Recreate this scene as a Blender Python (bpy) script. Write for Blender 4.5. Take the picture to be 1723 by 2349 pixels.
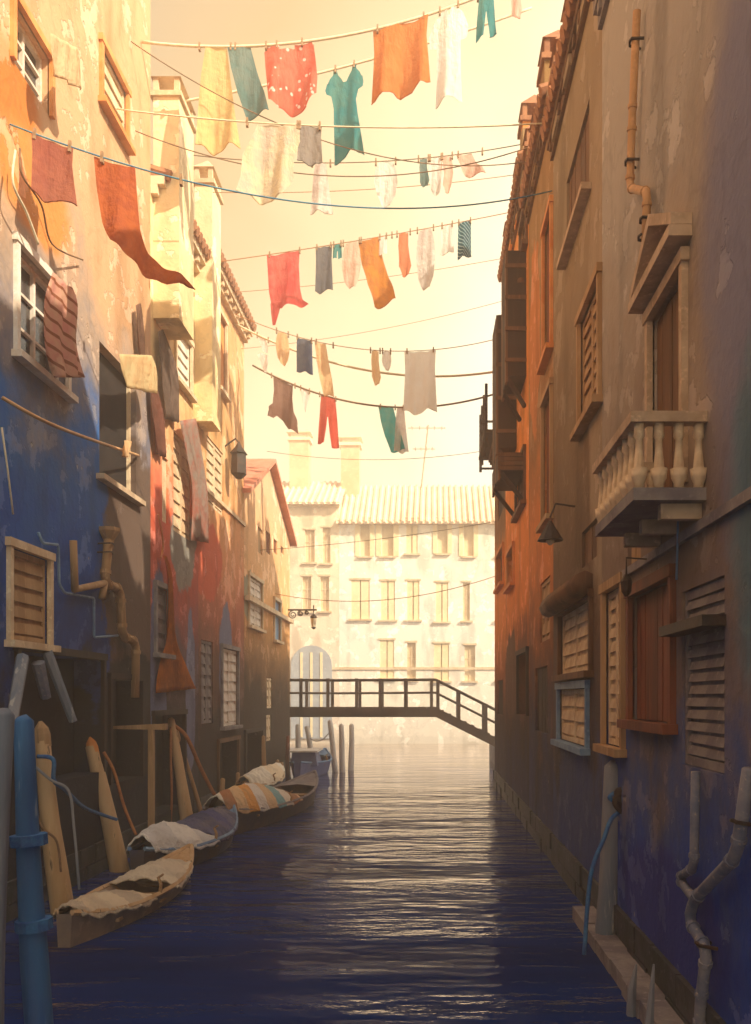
import bpy, math, random
from mathutils import Vector
random.seed(7)
scene = bpy.context.scene
for o in list(bpy.data.objects): bpy.data.objects.remove(o)

# ------------------------------------------------------------------ camera, sky, sun, exposure
F, CX, HY, EYE = 2000.0, 983.0, 1600.0, 3.5     # the photograph's perspective, in its own pixels
cam = bpy.data.cameras.new('camera'); cam.sensor_fit = 'VERTICAL'; cam.sensor_height = 36.0
cam.lens = F/2349*36.0
cam.shift_y = (HY-1174.5)/2349; cam.shift_x = -(CX-861.5)/2349
cam.clip_start = .1; cam.clip_end = 2000
camo = bpy.data.objects.new('camera', cam); scene.collection.objects.link(camo)
camo.location = (0, 0, EYE); camo.rotation_euler = (math.pi/2, 0, 0)
scene.camera = camo

SUN_EL = math.radians(36); SUN_H = Vector((.80, -.60)).normalized()
TO_SUN = Vector((SUN_H.x*math.cos(SUN_EL), SUN_H.y*math.cos(SUN_EL), math.sin(SUN_EL)))
sl = bpy.data.lights.new('sun', 'SUN'); sl.energy = 5.0; sl.angle = math.radians(.6); sl.color = (1, .86, .64)
so = bpy.data.objects.new('sun', sl); scene.collection.objects.link(so)
so.rotation_euler = (-TO_SUN).to_track_quat('-Z', 'Y').to_euler(); so.location = (60, -60, 60)

world = bpy.data.worlds.new('World'); scene.world = world; world.use_nodes = True
wn, wl = world.node_tree.nodes, world.node_tree.links
for n in list(wn): wn.remove(n)
w_out = wn.new('ShaderNodeOutputWorld'); w_bg = wn.new('ShaderNodeBackground')
sky = wn.new('ShaderNodeTexSky'); sky.sky_type = 'NISHITA'; sky.sun_disc = False
sky.sun_elevation = SUN_EL; sky.sun_rotation = math.atan2(SUN_H.x, SUN_H.y); sky.dust_density = 6; sky.air_density = 1.4
tc = wn.new('ShaderNodeTexCoord'); sep = wn.new('ShaderNodeSeparateXYZ'); wl.new(tc.outputs['Generated'], sep.inputs[0])
def wmath(op, a, b):
    m = wn.new('ShaderNodeMath'); m.operation = op
    for k, v in enumerate((a, b)):
        if isinstance(v, (int, float)): m.inputs[k].default_value = v
        else: wl.new(v, m.inputs[k])
    return m.outputs[0]
nz = wn.new('ShaderNodeTexNoise'); nz.inputs['Scale'].default_value = 2.6; nz.inputs['Detail'].default_value = 4
wl.new(tc.outputs['Generated'], nz.inputs['Vector'])
fac = wmath('ADD', wmath('MULTIPLY', sep.outputs[0], 1.25), wmath('MULTIPLY', sep.outputs[2], -.95))
fac = wmath('ADD', fac, wmath('MULTIPLY', wmath('SUBTRACT', nz.outputs['Fac'], .5), .5))
fac = wmath('ADD', fac, 1.0)
ramp = wn.new('ShaderNodeValToRGB'); wl.new(fac, ramp.inputs[0])
cr = ramp.color_ramp
SKY = [(.06, (.60, .42, .23)), (.28, (.76, .50, .23)), (.46, (1.0, .74, .40)), (.60, (1.14, .97, .58)), (.74, (1.28, 1.2, .9)), (1.0, (1.36, 1.32, 1.12))]
while len(cr.elements) < len(SKY): cr.elements.new(.5)
for e, (p, c) in zip(cr.elements, SKY): e.position = p; e.color = (*c, 1)
skm = wn.new('ShaderNodeMix'); skm.data_type = 'RGBA'; skm.blend_type = 'MIX'
sc_ = wn.new('ShaderNodeVectorMath'); sc_.operation = 'SCALE'; sc_.inputs['Scale'].default_value = 1.7
wl.new(sky.outputs[0], sc_.inputs[0])
br = wn.new('ShaderNodeVectorMath'); br.operation = 'SCALE'; br.inputs['Scale'].default_value = 8.8
wl.new(ramp.outputs[0], br.inputs[0])
wl.new(br.outputs[0], skm.inputs[6]); wl.new(sc_.outputs[0], skm.inputs[7])
zb_ = wn.new('ShaderNodeMapRange'); zb_.interpolation_type = 'SMOOTHSTEP'; wl.new(sep.outputs[2], zb_.inputs[0])
zb_.inputs[1].default_value = .6; zb_.inputs[2].default_value = 1.0; zb_.inputs[3].default_value = .04; zb_.inputs[4].default_value = .8
wl.new(zb_.outputs[0], skm.inputs[0])
wl.new(skm.outputs[2], w_bg.inputs['Color']); w_bg.inputs['Strength'].default_value = .1
wl.new(w_bg.outputs[0], w_out.inputs[0])

vs = scene.view_settings
vs.view_transform = 'Standard'; vs.look = 'None'; vs.exposure = 0.70; vs.gamma = 1.0; vs.use_curve_mapping = False
scene.cycles.use_denoising = True
scene.cycles.volume_step_rate = 4; scene.cycles.volume_bounces = 1; scene.cycles.max_bounces = 8

# ------------------------------------------------------------------ helpers
COL = scene.collection
WLOC = {}
def smooth(o):
    for p in o.data.polygons: p.use_smooth = True
class MB:
    def __init__(s): s.v = []; s.f = []
    def quad(s, a, b, c, d):
        n = len(s.v); s.v += [tuple(a), tuple(b), tuple(c), tuple(d)]; s.f.append((n, n+1, n+2, n+3)); return s
    def tri(s, a, b, c):
        n = len(s.v); s.v += [tuple(a), tuple(b), tuple(c)]; s.f.append((n, n+1, n+2)); return s
    def box(s, x0, x1, y0, y1, z0, z1):
        x0, x1 = min(x0, x1), max(x0, x1); y0, y1 = min(y0, y1), max(y0, y1); z0, z1 = min(z0, z1), max(z0, z1)
        n = len(s.v)
        s.v += [(x0,y0,z0),(x1,y0,z0),(x1,y1,z0),(x0,y1,z0),(x0,y0,z1),(x1,y0,z1),(x1,y1,z1),(x0,y1,z1)]
        s.f += [tuple(n+i for i in q) for q in ((0,3,2,1),(4,5,6,7),(0,1,5,4),(1,2,6,5),(2,3,7,6),(3,0,4,7))]; return s
    def hexa(s, p):                       # eight corners: bottom ring then top ring
        n = len(s.v); s.v += [tuple(q) for q in p]
        s.f += [tuple(n+i for i in q) for q in ((0,3,2,1),(4,5,6,7),(0,1,5,4),(1,2,6,5),(2,3,7,6),(3,0,4,7))]; return s
    def tube(s, pts, r, n=6, caps=True):
        pts = [Vector(p) for p in pts]; N = len(pts)
        rr = r if isinstance(r, (list, tuple)) else [r]*N
        base = len(s.v); prev = None
        for i, p in enumerate(pts):
            t = (pts[min(i+1, N-1)]-pts[max(i-1, 0)]).normalized()
            if prev is None:
                a = Vector((0,0,1)) if abs(t.z) < .9 else Vector((1,0,0))
                u = t.cross(a).normalized()
            else:
                u = (prev-t*prev.dot(t)).normalized()
            prev = u; w = t.cross(u)
            for k in range(n):
                ang = 2*math.pi*k/n
                s.v.append(tuple(p+(u*math.cos(ang)+w*math.sin(ang))*rr[i]))
        for i in range(N-1):
            for k in range(n):
                a = base+i*n+k; b = base+i*n+(k+1)%n
                s.f.append((a, b, b+n, a+n))
        if caps:
            s.f.append(tuple(base+k for k in range(n))[::-1]); s.f.append(tuple(base+(N-1)*n+k for k in range(n)))
        return s
    def lathe(s, prof, c, n=10):          # prof: (radius, z) from bottom up
        return s.tube([(c[0], c[1], c[2]+z) for r, z in prof], [max(r, .002) for r, z in prof], n)
    def build(s, name, mat, parent=None, loc=None, sm=False):
        me = bpy.data.meshes.new(name)
        base = WLOC[parent.name] if parent else Vector((0, 0, 0))
        l = Vector(loc) if loc is not None else base
        me.from_pydata([(x-l.x, y-l.y, z-l.z) for x, y, z in s.v], [], s.f); me.update()
        if mat: me.materials.append(mat)
        o = bpy.data.objects.new(name, me); COL.objects.link(o)
        if parent: o.parent = parent
        o.location = l-base; WLOC[o.name] = l
        if sm: smooth(o)
        return o
def shared(name, me, parent, loc, rot=None):
    o = bpy.data.objects.new(name, me); COL.objects.link(o)
    base = WLOC[parent.name] if parent else Vector((0,0,0))
    if parent: o.parent = parent
    o.location = Vector(loc)-base; WLOC[o.name] = Vector(loc)
    if rot: o.rotation_euler = rot
    return o
def tag(o, label, cat, group=None):
    o['label'] = label; o['category'] = cat
    if group: o['group'] = group
    return o
def thing(name, loc, label, cat, group=None):
    o = bpy.data.objects.new(name, None); COL.objects.link(o); o.location = loc; o.empty_display_size = .2
    WLOC[o.name] = Vector(loc); return tag(o, label, cat, group)
def P(px, py, d): return Vector(((px-CX)*d/F, d, EYE+(HY-py)*d/F))
def Zat(py, d): return EYE+(HY-py)*d/F
XL, XR = -6.6, 2.65
def dL(px, off=0): return (XL+off)*F/(px-CX)
def dR(px, off=0): return (XR-off)*F/(px-CX)
def onL(px, py, off=.05): d = dL(px, off); return Vector((XL+off, d, Zat(py, d)))
def onR(px, py, off=.05): d = dR(px, off); return Vector((XR-off, d, Zat(py, d)))
def bez(pts, n=6):                        # Catmull-Rom through points
    pts = [Vector(p) for p in pts]; out = []
    for i in range(len(pts)-1):
        a, b, c, d = pts[max(i-1,0)], pts[i], pts[i+1], pts[min(i+2, len(pts)-1)]
        for k in range(n):
            t = k/n
            out.append(.5*((2*b)+(c-a)*t+(2*a-5*b+4*c-d)*t*t+(3*b-a-3*c+d)*t**3))
    out.append(pts[-1]); return out

# ------------------------------------------------------------------ materials
class NT:
    def __init__(s, name):
        s.m = bpy.data.materials.new(name); s.m.use_nodes = True
        s.n, s.l = s.m.node_tree.nodes, s.m.node_tree.links
        s.b = s.n['Principled BSDF']; s.out = s.n['Material Output']
    def node(s, t, **k):
        n = s.n.new(t)
        for a, v in k.items(): setattr(n, a, v)
        return n
    def set(s, sock, v):
        if hasattr(v, 'links'): s.l.new(v, sock)
        else: sock.default_value = v
    def math(s, op, a, b=0.0, clamp=False):
        m = s.node('ShaderNodeMath', operation=op); m.use_clamp = clamp
        s.set(m.inputs[0], a); s.set(m.inputs[1], b); return m.outputs[0]
    def mix(s, f, a, b, mode='MIX'):
        m = s.node('ShaderNodeMix'); m.data_type = 'RGBA'; m.blend_type = mode
        s.set(m.inputs[0], f)
        for k, c in ((6, a), (7, b)):
            s.set(m.inputs[k], c if hasattr(c, 'links') else (*c[:3], 1))
        return m.outputs[2]
    def noise(s, vec, scale, detail=4, rough=.55, mapping=None):
        if mapping:
            mp = s.node('ShaderNodeMapping'); mp.inputs['Scale'].default_value = mapping; s.l.new(vec, mp.inputs[0]); vec = mp.outputs[0]
        n = s.node('ShaderNodeTexNoise'); n.inputs['Scale'].default_value = scale
        n.inputs['Detail'].default_value = detail; n.inputs['Roughness'].default_value = rough
        s.l.new(vec, n.inputs['Vector']); return n.outputs['Fac']
    def ramp(s, f, stops, interp='LINEAR'):
        r = s.node('ShaderNodeValToRGB'); r.color_ramp.interpolation = interp
        e = r.color_ramp.elements
        while len(e) < len(stops): e.new(.5)
        for el, (p, c) in zip(e, stops):
            el.position = p; el.color = (*c, 1) if len(c) == 3 else c
        s.set(r.inputs[0], f); return r.outputs[0]
    def step(s, f, a, b):
        m = s.node('ShaderNodeMapRange'); m.interpolation_type = 'SMOOTHSTEP'
        s.set(m.inputs[0], f); m.inputs[1].default_value = a; m.inputs[2].default_value = b
        return m.outputs[0]
    def bump(s, h, st=.3, dist=.03):
        b = s.node('ShaderNodeBump'); b.inputs['Strength'].default_value = st; b.inputs['Distance'].default_value = dist
        s.l.new(h, b.inputs['Height']); s.l.new(b.outputs[0], s.b.inputs['Normal'])
def plaster(name, bands, patches=(), seed=0., amp=2.2, rough=.9, wet=True):
    """old lime wash: coloured bands by height with ragged edges, low ones holding painted shade, older coats showing through, stains, chips"""
    t = NT(name); g = t.node('ShaderNodeNewGeometry'); pos = g.outputs['Position']
    off = t.node('ShaderNodeVectorMath', operation='ADD'); off.inputs[1].default_value = (seed*3.1, seed*1.7, seed); t.l.new(pos, off.inputs[0])
    v = off.outputs[0]
    sp = t.node('ShaderNodeSeparateXYZ'); t.l.new(pos, sp.inputs[0])
    big = t.noise(v, .33, 5, .6); mid = t.noise(v, 1.3, 6, .62); streak = t.noise(v, 1.0, 3, .5, (1.0, 1.0, .3)); fine = t.noise(v, 9, 3)
    z = t.math('ADD', sp.outputs[2], t.math('MULTIPLY', t.math('SUBTRACT', big, .5), amp*2))
    z = t.math('ADD', z, t.math('MULTIPLY', t.math('SUBTRACT', streak, .5), amp*1.2))
    z = t.math('ADD', z, t.math('MULTIPLY', t.math('SUBTRACT', mid, .5), amp*1.8))
    c = t.ramp(t.math('DIVIDE', z, 24.0), [(zz/24.0, cc) for zz, cc in bands])
    for (py, pz, ry, rz, cc, soft) in patches:
        dy = t.math('DIVIDE', t.math('SUBTRACT', sp.outputs[1], py), ry); dz = t.math('DIVIDE', t.math('SUBTRACT', sp.outputs[2], pz), rz)
        dd = t.math('ADD', t.math('MULTIPLY', dy, dy), t.math('MULTIPLY', dz, dz))
        dd = t.math('ADD', dd, t.math('MULTIPLY', t.math('SUBTRACT', mid, .5), 1.8))
        c = t.mix(t.step(dd, 1.0+soft, 1.0-soft), c, cc)
    # pale worn coats and darker stains
    hsv = t.node('ShaderNodeHueSaturation'); t.l.new(c, hsv.inputs['Color']); hsv.inputs['Value'].default_value = 1.45; hsv.inputs['Saturation'].default_value = .8
    c = t.mix(t.math('MULTIPLY', t.step(t.math('ADD', mid, t.math('MULTIPLY', fine, .06)), .60, .615), .6), c, hsv.outputs[0])
    h2 = t.node('ShaderNodeHueSaturation'); t.l.new(c, h2.inputs['Color']); h2.inputs['Value'].default_value = .52; h2.inputs['Saturation'].default_value = 1.15
    c = t.mix(t.math('MULTIPLY', t.step(streak, .5, .72), .6), c, h2.outputs[0])
    h3 = t.node('ShaderNodeHueSaturation'); t.l.new(c, h3.inputs['Color']); h3.inputs['Value'].default_value = .6
    edge = t.math('ABSOLUTE', t.math('SUBTRACT', big, .53)); c = t.mix(t.math('MULTIPLY', t.step(edge, .02, .0), .28), c, h3.outputs[0])   # tide marks
    algae = t.step(t.math('ADD', sp.outputs[2], t.math('MULTIPLY', t.math('SUBTRACT', mid, .5), 1.1)), .62, .42)
    c = t.mix(t.math('MULTIPLY', algae, .85 if wet else .12), c, (.022, .032, .02))
    worn = t.step(t.math('ADD', mid, t.math('MULTIPLY', fine, .06)), .60, .615)
    vor = t.node('ShaderNodeTexVoronoi'); vor.inputs['Scale'].default_value = 3.4; t.l.new(v, vor.inputs['Vector'])
    chip = t.math('MULTIPLY', t.step(t.math('ADD', vor.outputs['Distance'], t.math('MULTIPLY', fine, .25)), .30, .22), t.step(mid, .56, .64))
    c = t.mix(t.math('MULTIPLY', chip, .45), c, (.5, .44, .36))
    t.l.new(c, t.b.inputs['Base Color']); t.b.inputs['Roughness'].default_value = rough
    t.b.inputs['Specular IOR Level'].default_value = .25
    hgt = t.math('ADD', t.math('MULTIPLY', mid, .8), t.math('ADD', t.math('MULTIPLY', fine, .25), t.math('ADD', t.math('MULTIPLY', chip, -.5), t.math('MULTIPLY', worn, -.35))))
    t.bump(hgt, .8, .06)
    return t.m
def paint(name, col, col2=None, scale=3., rough=.7, bump=.25, grain=None, metal=0., spots=None):
    t = NT(name); c_ = t.node('ShaderNodeTexCoord').outputs['Object']
    v = c_
    n1 = t.noise(v, scale, 5, .62, grain); n2 = t.noise(v, scale*5, 4, .6, grain)
    col2 = col2 or tuple(x*.62 for x in col)
    c = t.mix(t.step(n1, .36, .64), col, col2)
    lite = tuple(min(1, x*1.35+.02) for x in col)
    c = t.mix(t.math('MULTIPLY', t.step(n2, .55, .72), .6), c, lite)
    if spots: c = t.mix(t.step(n2, .62, .68), c, spots)
    t.l.new(c, t.b.inputs['Base Color']); t.b.inputs['Roughness'].default_value = rough; t.b.inputs['Metallic'].default_value = metal
    t.b.inputs['Specular IOR Level'].default_value = .3
    t.bump(t.math('ADD', n1, t.math('MULTIPLY', n2, .5)), bump, .02)
    return t.m
WOODG = (1., 1., .12)
def cloth(name, col, col2=None, pattern=None, pc=(1, 1, 1)):
    t = NT(name); c_ = t.node('ShaderNodeTexCoord').outputs['Object']
    n1 = t.noise(c_, 2.2, 5, .65); n2 = t.noise(c_, 60, 2)
    col2 = col2 or tuple(x*.7 for x in col)
    c = t.mix(t.step(n1, .35, .68), col, col2)
    if pattern == 'dots':
        vo = t.node('ShaderNodeTexVoronoi'); vo.inputs['Scale'].default_value = 5.6; t.l.new(c_, vo.inputs['Vector'])
        c = t.mix(t.step(vo.outputs['Distance'], .25, .2), c, pc)
    if pattern == 'stripes' or pattern == 'diag':
        w = t.node('ShaderNodeTexWave'); w.inputs['Scale'].default_value = 5 if pattern == 'diag' else 1.4; w.bands_direction = 'DIAGONAL' if pattern == 'diag' else 'Z'
        w.inputs['Distortion'].default_value = .6; t.l.new(c_, w.inputs['Vector'])
        c = t.mix(t.step(w.outputs['Fac'], .78, .9), c, pc)
    if pattern == 'hem':
        sp = t.node('ShaderNodeSeparateXYZ'); t.l.new(c_, sp.inputs[0])
        c = t.mix(t.step(t.math('ADD', sp.outputs[2], t.math('MULTIPLY', n1, .4)), -.1, -.6), c, pc)
    t.l.new(c, t.b.inputs['Base Color']); t.b.inputs['Roughness'].default_value = .95; t.b.inputs['Specular IOR Level'].default_value = .1
    tr = t.node('ShaderNodeBsdfTranslucent'); t.l.new(c, tr.inputs['Color'])
    mx = t.node('ShaderNodeMixShader'); mx.inputs[0].default_value = .5
    t.l.new(t.b.outputs[0], mx.inputs[1]); t.l.new(tr.outputs[0], mx.inputs[2]); t.l.new(mx.outputs[0], t.out.inputs['Surface'])
    cr_ = t.noise(c_, 5., 4, .6, (1., 1., .25)); cr2 = t.noise(c_, 9., 3, .6)
    t.bump(t.math('ADD', t.math('MULTIPLY', cr_, 1.4), t.math('ADD', t.math('MULTIPLY', cr2, .6), t.math('MULTIPLY', n2, .08))), .7, .09)
    return t.m
def canvas(name, cols, axis='Y', width=.6, slant=.5):
    """tarpaulin sewn of coloured cloths"""
    t = NT(name); c_ = t.node('ShaderNodeTexCoord').outputs['Object']
    sp = t.node('ShaderNodeSeparateXYZ'); t.l.new(c_, sp.inputs[0]); n1 = t.noise(c_, 1.6, 4); n2 = t.noise(c_, 14, 3)
    q = t.math('ADD', sp.outputs[1], t.math('MULTIPLY', sp.outputs[0], slant))
    q = t.math('ADD', q, t.math('MULTIPLY', n1, .25)); L = width*len(cols)
    q = t.math('FRACT', t.math('ADD', t.math('DIVIDE', q, L), 20.))
    c = t.ramp(q, [(i/len(cols), cc) for i, cc in enumerate(cols)], 'CONSTANT')
    c = t.mix(t.math('MULTIPLY', t.step(n1, .5, .7), .4), c, (.3, .24, .18))
    t.l.new(c, t.b.inputs['Base Color']); t.b.inputs['Roughness'].default_value = .8
    cr_ = t.noise(c_, 3.4, 5, .65)
    t.bump(t.math('ADD', t.math('MULTIPLY', cr_, 1.5), t.math('MULTIPLY', n2, .2)), .8, .12); return t.m

M = {}
M['pane'] = paint('window_glass', (.03, .028, .03), (.07, .055, .05), 1.5, .12, .05)
M['dark'] = paint('dark_interior', (.016, .012, .012), (.03, .022, .02), 1., .9, .1)
M['cream'] = paint('cream_painted_wood', (.78, .62, .42), (.62, .44, .26), 2., .7, .3)
M['white'] = paint('white_painted_wood', (.86, .8, .72), (.7, .58, .46), 2., .7, .3)
M['stone'] = paint('pale_stone', (.62, .47, .32), (.44, .31, .2), 2.5, .85, .5)
M['greystone'] = paint('grey_stone', (.30, .27, .26), (.18, .16, .18), 2., .85, .6)
M['wetstone'] = paint('wet_foundation_stone', (.07, .068, .075), (.03, .036, .03), 1.8, .55, .7, spots=(.13, .12, .11))
M['orangepaint'] = paint('orange_paint', (.66, .22, .05), (.8, .36, .12), 1.4, .75, .3)
M['brownwood'] = paint('brown_wood', (.2, .095, .04), (.11, .05, .022), 2., .75, .5, WOODG)
M['darkwood'] = paint('dark_tarred_wood', (.045, .024, .014), (.02, .012, .01), 2., .75, .5, WOODG)
M['redwood'] = paint('red_brown_paint', (.25, .07, .03), (.13, .04, .02), 2., .7, .4, WOODG)
M['tanwood'] = paint('sun_bleached_wood', (.52, .33, .17), (.38, .22, .1), 2., .8, .5, WOODG)
M['creamwood'] = paint('cream_pole_wood', (.68, .47, .26), (.52, .3, .13), 1.6, .8, .5, WOODG, spots=(.12, .07, .04))
M['bluewood'] = paint('blue_painted_pole', (.05, .2, .42), (.03, .1, .3), 1.4, .7, .5, WOODG, spots=(.4, .5, .56))
M['greywood'] = paint('weathered_grey_pole', (.3, .3, .32), (.14, .18, .24), 1.5, .85, .6, WOODG, spots=(.5, .48, .45))
M['palepost'] = paint('pale_grey_post', (.72, .66, .58), (.6, .54, .5), 1.5, .85, .5, WOODG)
M['pipe'] = paint('grey_pipe_metal', (.26, .26, .3), (.12, .15, .24), 2.6, .6, .4, spots=(.42, .36, .3))
M['tanpipe'] = paint('tan_painted_pipe', (.62, .36, .17), (.5, .27, .12), 1.2, .6, .3)
M['bluepipe'] = paint('blue_grey_conduit', (.2, .34, .5), (.12, .22, .4), 1.5, .6, .3)
M['iron'] = paint('black_iron', (.03, .024, .02), (.06, .03, .02), 4., .55, .3)
M['glass'] = paint('lamp_glass', (.75, .62, .42), (.6, .5, .35), 3., .15, .05)
M['rope_pale'] = paint('pale_rope', (.85, .74, .52), (.75, .62, .4), 9., .9, .4)
M['rope_brown'] = paint('brown_rope', (.3, .17, .09), (.2, .11, .06), 9., .9, .4)
M['line_teal'] = paint('teal_line', (.1, .28, .36), (.06, .2, .34), 9., .9, .4)
M['rope_blue'] = paint('blue_rope', (.05, .2, .42), (.03, .12, .35), 9., .9, .4)
M['rope_orange'] = paint('orange_rope', (.5, .2, .06), (.4, .14, .05), 9., .9, .4)
M['peg'] = paint('clothes_peg_wood', (.4, .25, .14), None, 9., .8, .2)
M['tile'] = paint('clay_roof_tile', (.42, .19, .09), (.3, .13, .07), 3., .85, .5)

# ------------------------------------------------------------------ water
def water_mat():
    t = NT('canal_water'); g = t.node('ShaderNodeNewGeometry'); pos = g.outputs['Position']
    a = t.noise(pos, 1.0, 3, .55, (.34, .85, 1)); b = t.noise(pos, 1.0, 4, .6, (1.7, 3.3, 1)); c = t.noise(pos, .3, 4, .6, (.25, 1.6, 1))
    h = t.math('ADD', t.math('MULTIPLY', a, 1.2), t.math('MULTIPLY', b, t.math('ADD', .08, t.math('MULTIPLY', t.step(c, .42, .6), .42))))
    col = t.ramp(c, [(.3, (.002, .012, .08)), (.55, (.003, .03, .17)), (.75, (.008, .012, .04))])
    spw = t.node('ShaderNodeSeparateXYZ'); t.l.new(pos, spw.inputs[0])
    h = t.math('MULTIPLY', h, t.math('SUBTRACT', 1.0, t.math('MULTIPLY', t.step(spw.outputs[1], 27., 37.), .8)))
    df = t.node('ShaderNodeBsdfDiffuse'); t.l.new(col, df.inputs['Color'])
    gl = t.node('ShaderNodeBsdfGlossy'); gl.inputs['Roughness'].default_value = .06; gl.inputs['Color'].default_value = (.95, .9, .85, 1)
    bm = t.node('ShaderNodeBump'); bm.inputs['Strength'].default_value = 1.; bm.inputs['Distance'].default_value = .13; t.l.new(h, bm.inputs['Height'])
    fr = t.node('ShaderNodeFresnel'); fr.inputs['IOR'].default_value = 1.33
    for q in (gl, fr): t.l.new(bm.outputs[0], q.inputs['Normal'])
    f2 = t.math('MULTIPLY', t.math('POWER', fr.outputs[0], 2.8), 2.9, True)
    mx = t.node('ShaderNodeMixShader'); t.l.new(f2, mx.inputs[0]); t.l.new(df.outputs[0], mx.inputs[1]); t.l.new(gl.outputs[0], mx.inputs[2])
    t.l.new(mx.outputs[0], t.out.inputs['Surface']); t.n.remove(t.b); return t.m
wb = MB().quad((-90, -30, 0), (90, -30, 0), (90, 140, 0), (-90, 140, 0)).build('canal_water', water_mat(), loc=(0, 40, 0)); wb['kind'] = 'structure'

# ------------------------------------------------------------------ houses
ME = {}
class House:
    def __init__(s, name, label, side, d0, d1, top, bands, patches=(), depth=7., seed=0., plane=None, amp=2.2):
        s.n = 1 if side == 'L' else -1; s.W = plane if plane is not None else (XL if side == 'L' else XR)
        s.side, s.d0, s.d1, s.top, s.depth = side, d0, d1, top, depth
        s.root = thing(name, (s.W-s.n*depth/2, (d0+d1)/2, 0), label, 'house')
        s.mat = plaster(name+'_plaster', bands, patches, seed, amp); s.holes = []; s.gable = None
    def X(s, o): return s.W+s.n*o
    def box(s, m, o0, o1, y0, y1, z0, z1): return m.box(s.X(o0), s.X(o1), y0, y1, z0, z1)
    def part(s, name, m, mat, parent=None, sm=False): return m.build(name, mat, parent or s.root, sm=sm)
    def at(s, px0, px1, py0, py1):
        f = lambda p: (s.W)*F/(p-CX)
        a, b = sorted((f(px0), f(px1))); dm = (a+b)/2
        return max(a, s.d0+.12), min(b, s.d1-.12), Zat(py1, dm), Zat(py0, dm)
    def window(s, px, style='pane', trim='stone', leaf='cream', sp=.17, sill=True, bars=(1, 2), raw=None, slats=True, arch=False):
        a, b, z0, z1 = raw or s.at(*px)
        z1 = min(z1, s.top-.6)
        s.holes.append((a, b, z0, z1)); w = b-a; h = z1-z0
        fr = MB(); t = min(.11, w*.12)
        if trim:
            s.box(fr, -.02, .07, a-t, a, z0, z1); s.box(fr, -.02, .07, b, b+t, z0, z1); s.box(fr, -.02, .09, a-t-.04, b+t+.04, z1, z1+t*1.2)
        else:
            s.box(fr, -.2, -.12, a, a+.05, z0, z1); s.box(fr, -.2, -.12, b-.05, b, z0, z1)
        win = s.part('window', fr, M[trim or 'cream'])
        if sill: 
            m = MB(); s.box(m, -.1, .17, a-t-.07, b+t+.07, z0-.11, z0); s.part('sill', m, M[trim or 'stone'], win)
        deep = -.55 if style == 'gate' else -.2
        m = MB(); s.box(m, deep-.05, deep, a-.03, b+.03, z0-.03, z1+.03)
        s.part('pane' if style != 'gate' else 'doorway', m, M['pane'] if style not in ('gate', 'void') else M['dark'], win)
        if style in ('pane', 'open', 'blind'):
            m = MB(); c = .035
            s.box(m, -.2, -.12, a, a+.06, z0, z1); s.box(m, -.2, -.12, b-.06, b, z0, z1); s.box(m, -.2, -.121, a+.06, b-.06, z1-.07, z1); s.box(m, -.2, -.121, a+.06, b-.06, z0, z0+.07)
            for k in range(bars[0]): y = a+w*(k+1)/(bars[0]+1); s.box(m, -.2, -.135, y-c, y+c, z0+.07, z1-.07)
            for k in range(bars[1]): z = z0+h*(k+1)/(bars[1]+1); s.box(m, -.2, -.14, a+.06, b-.06, z-c*.7, z+c*.7)
            s.part('sash', m, M[leaf], win)
        if style == 'louvre':
            s.leaf(a+.01, (a+b)/2-.008, z0+.01, z1-.01, -.06, leaf, sp, slats); s.leaf((a+b)/2+.008, b-.01, z0+.01, z1-.01, -.06, leaf, sp, slats)
        if style == 'roller':
            s.leaf(a+.01, b-.01, z0+.01, z1-.01, -.06, leaf, sp, slats)
        if style == 'open':
            q = w/2
            s.leaf(a-t-q, a-t-.02, z0+.01, z1-.01, .10, leaf, sp, slats); s.leaf(b+t+.02, b+t+q, z0+.01, z1-.01, .10, leaf, sp, slats)
        if style == 'board':
            k = max(3, int(w/.2)); 
            for i in range(k):
                m = MB(); y = a+w*i/k; s.box(m, -.1, -.045-random.random()*.02, y+.008, y+w/k-.008, z0+.01, z1-.01-random.random()*.02)
                s.part('plank', m, M[leaf], win)
        return win, (a, b, z0, z1)
    def leaf(s, a, b, z0, z1, o, leaf, sp=.17, slats=True):
        if b-a < .08: return
        m = MB(); r = min(.07, (b-a)*.2)
        s.box(m, o-.03, o+.03, a, a+r, z0, z1); s.box(m, o-.03, o+.03, b-r, b, z0, z1)
        s.box(m, o-.028, o+.028, a+r, b-r, z0, z0+.09); s.box(m, o-.028, o+.028, a+r, b-r, z1-.09, z1); s.box(m, o-.03, o-.015, a+r, b-r, z0+.09, z1-.09)
        sh = s.part('shutter', m, M[leaf])
        if not slats: return sh
        L = round(b-a-2*r, 2); H0, H1 = z0+.09, z1-.09; k = max(2, int((H1-H0)/sp)); st = (H1-H0)/k
        key = (L, round(st, 2), s.n, leaf)
        if key not in ME:
            q = MB(); l2 = L/2; e = s.n; f = st*.34
            q.hexa([(e*-.01, -l2, -f), (e*.02, -l2, -f), (e*.02, l2, -f), (e*-.01, l2, -f), (e*-.025, -l2, f), (e*.0, -l2, f), (e*.0, l2, f), (e*-.025, l2, f)])
            me = bpy.data.meshes.new('slat'); me.from_pydata(q.v, [], q.f); me.update(); me.materials.append(M[leaf]); ME[key] = me
        for i in range(k): shared('slat', ME[key], sh, (s.X(o+.008), (a+b)/2, H0+st*(i+.5)), (0, 0, random.uniform(-.03, .03)))
        return sh
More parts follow.
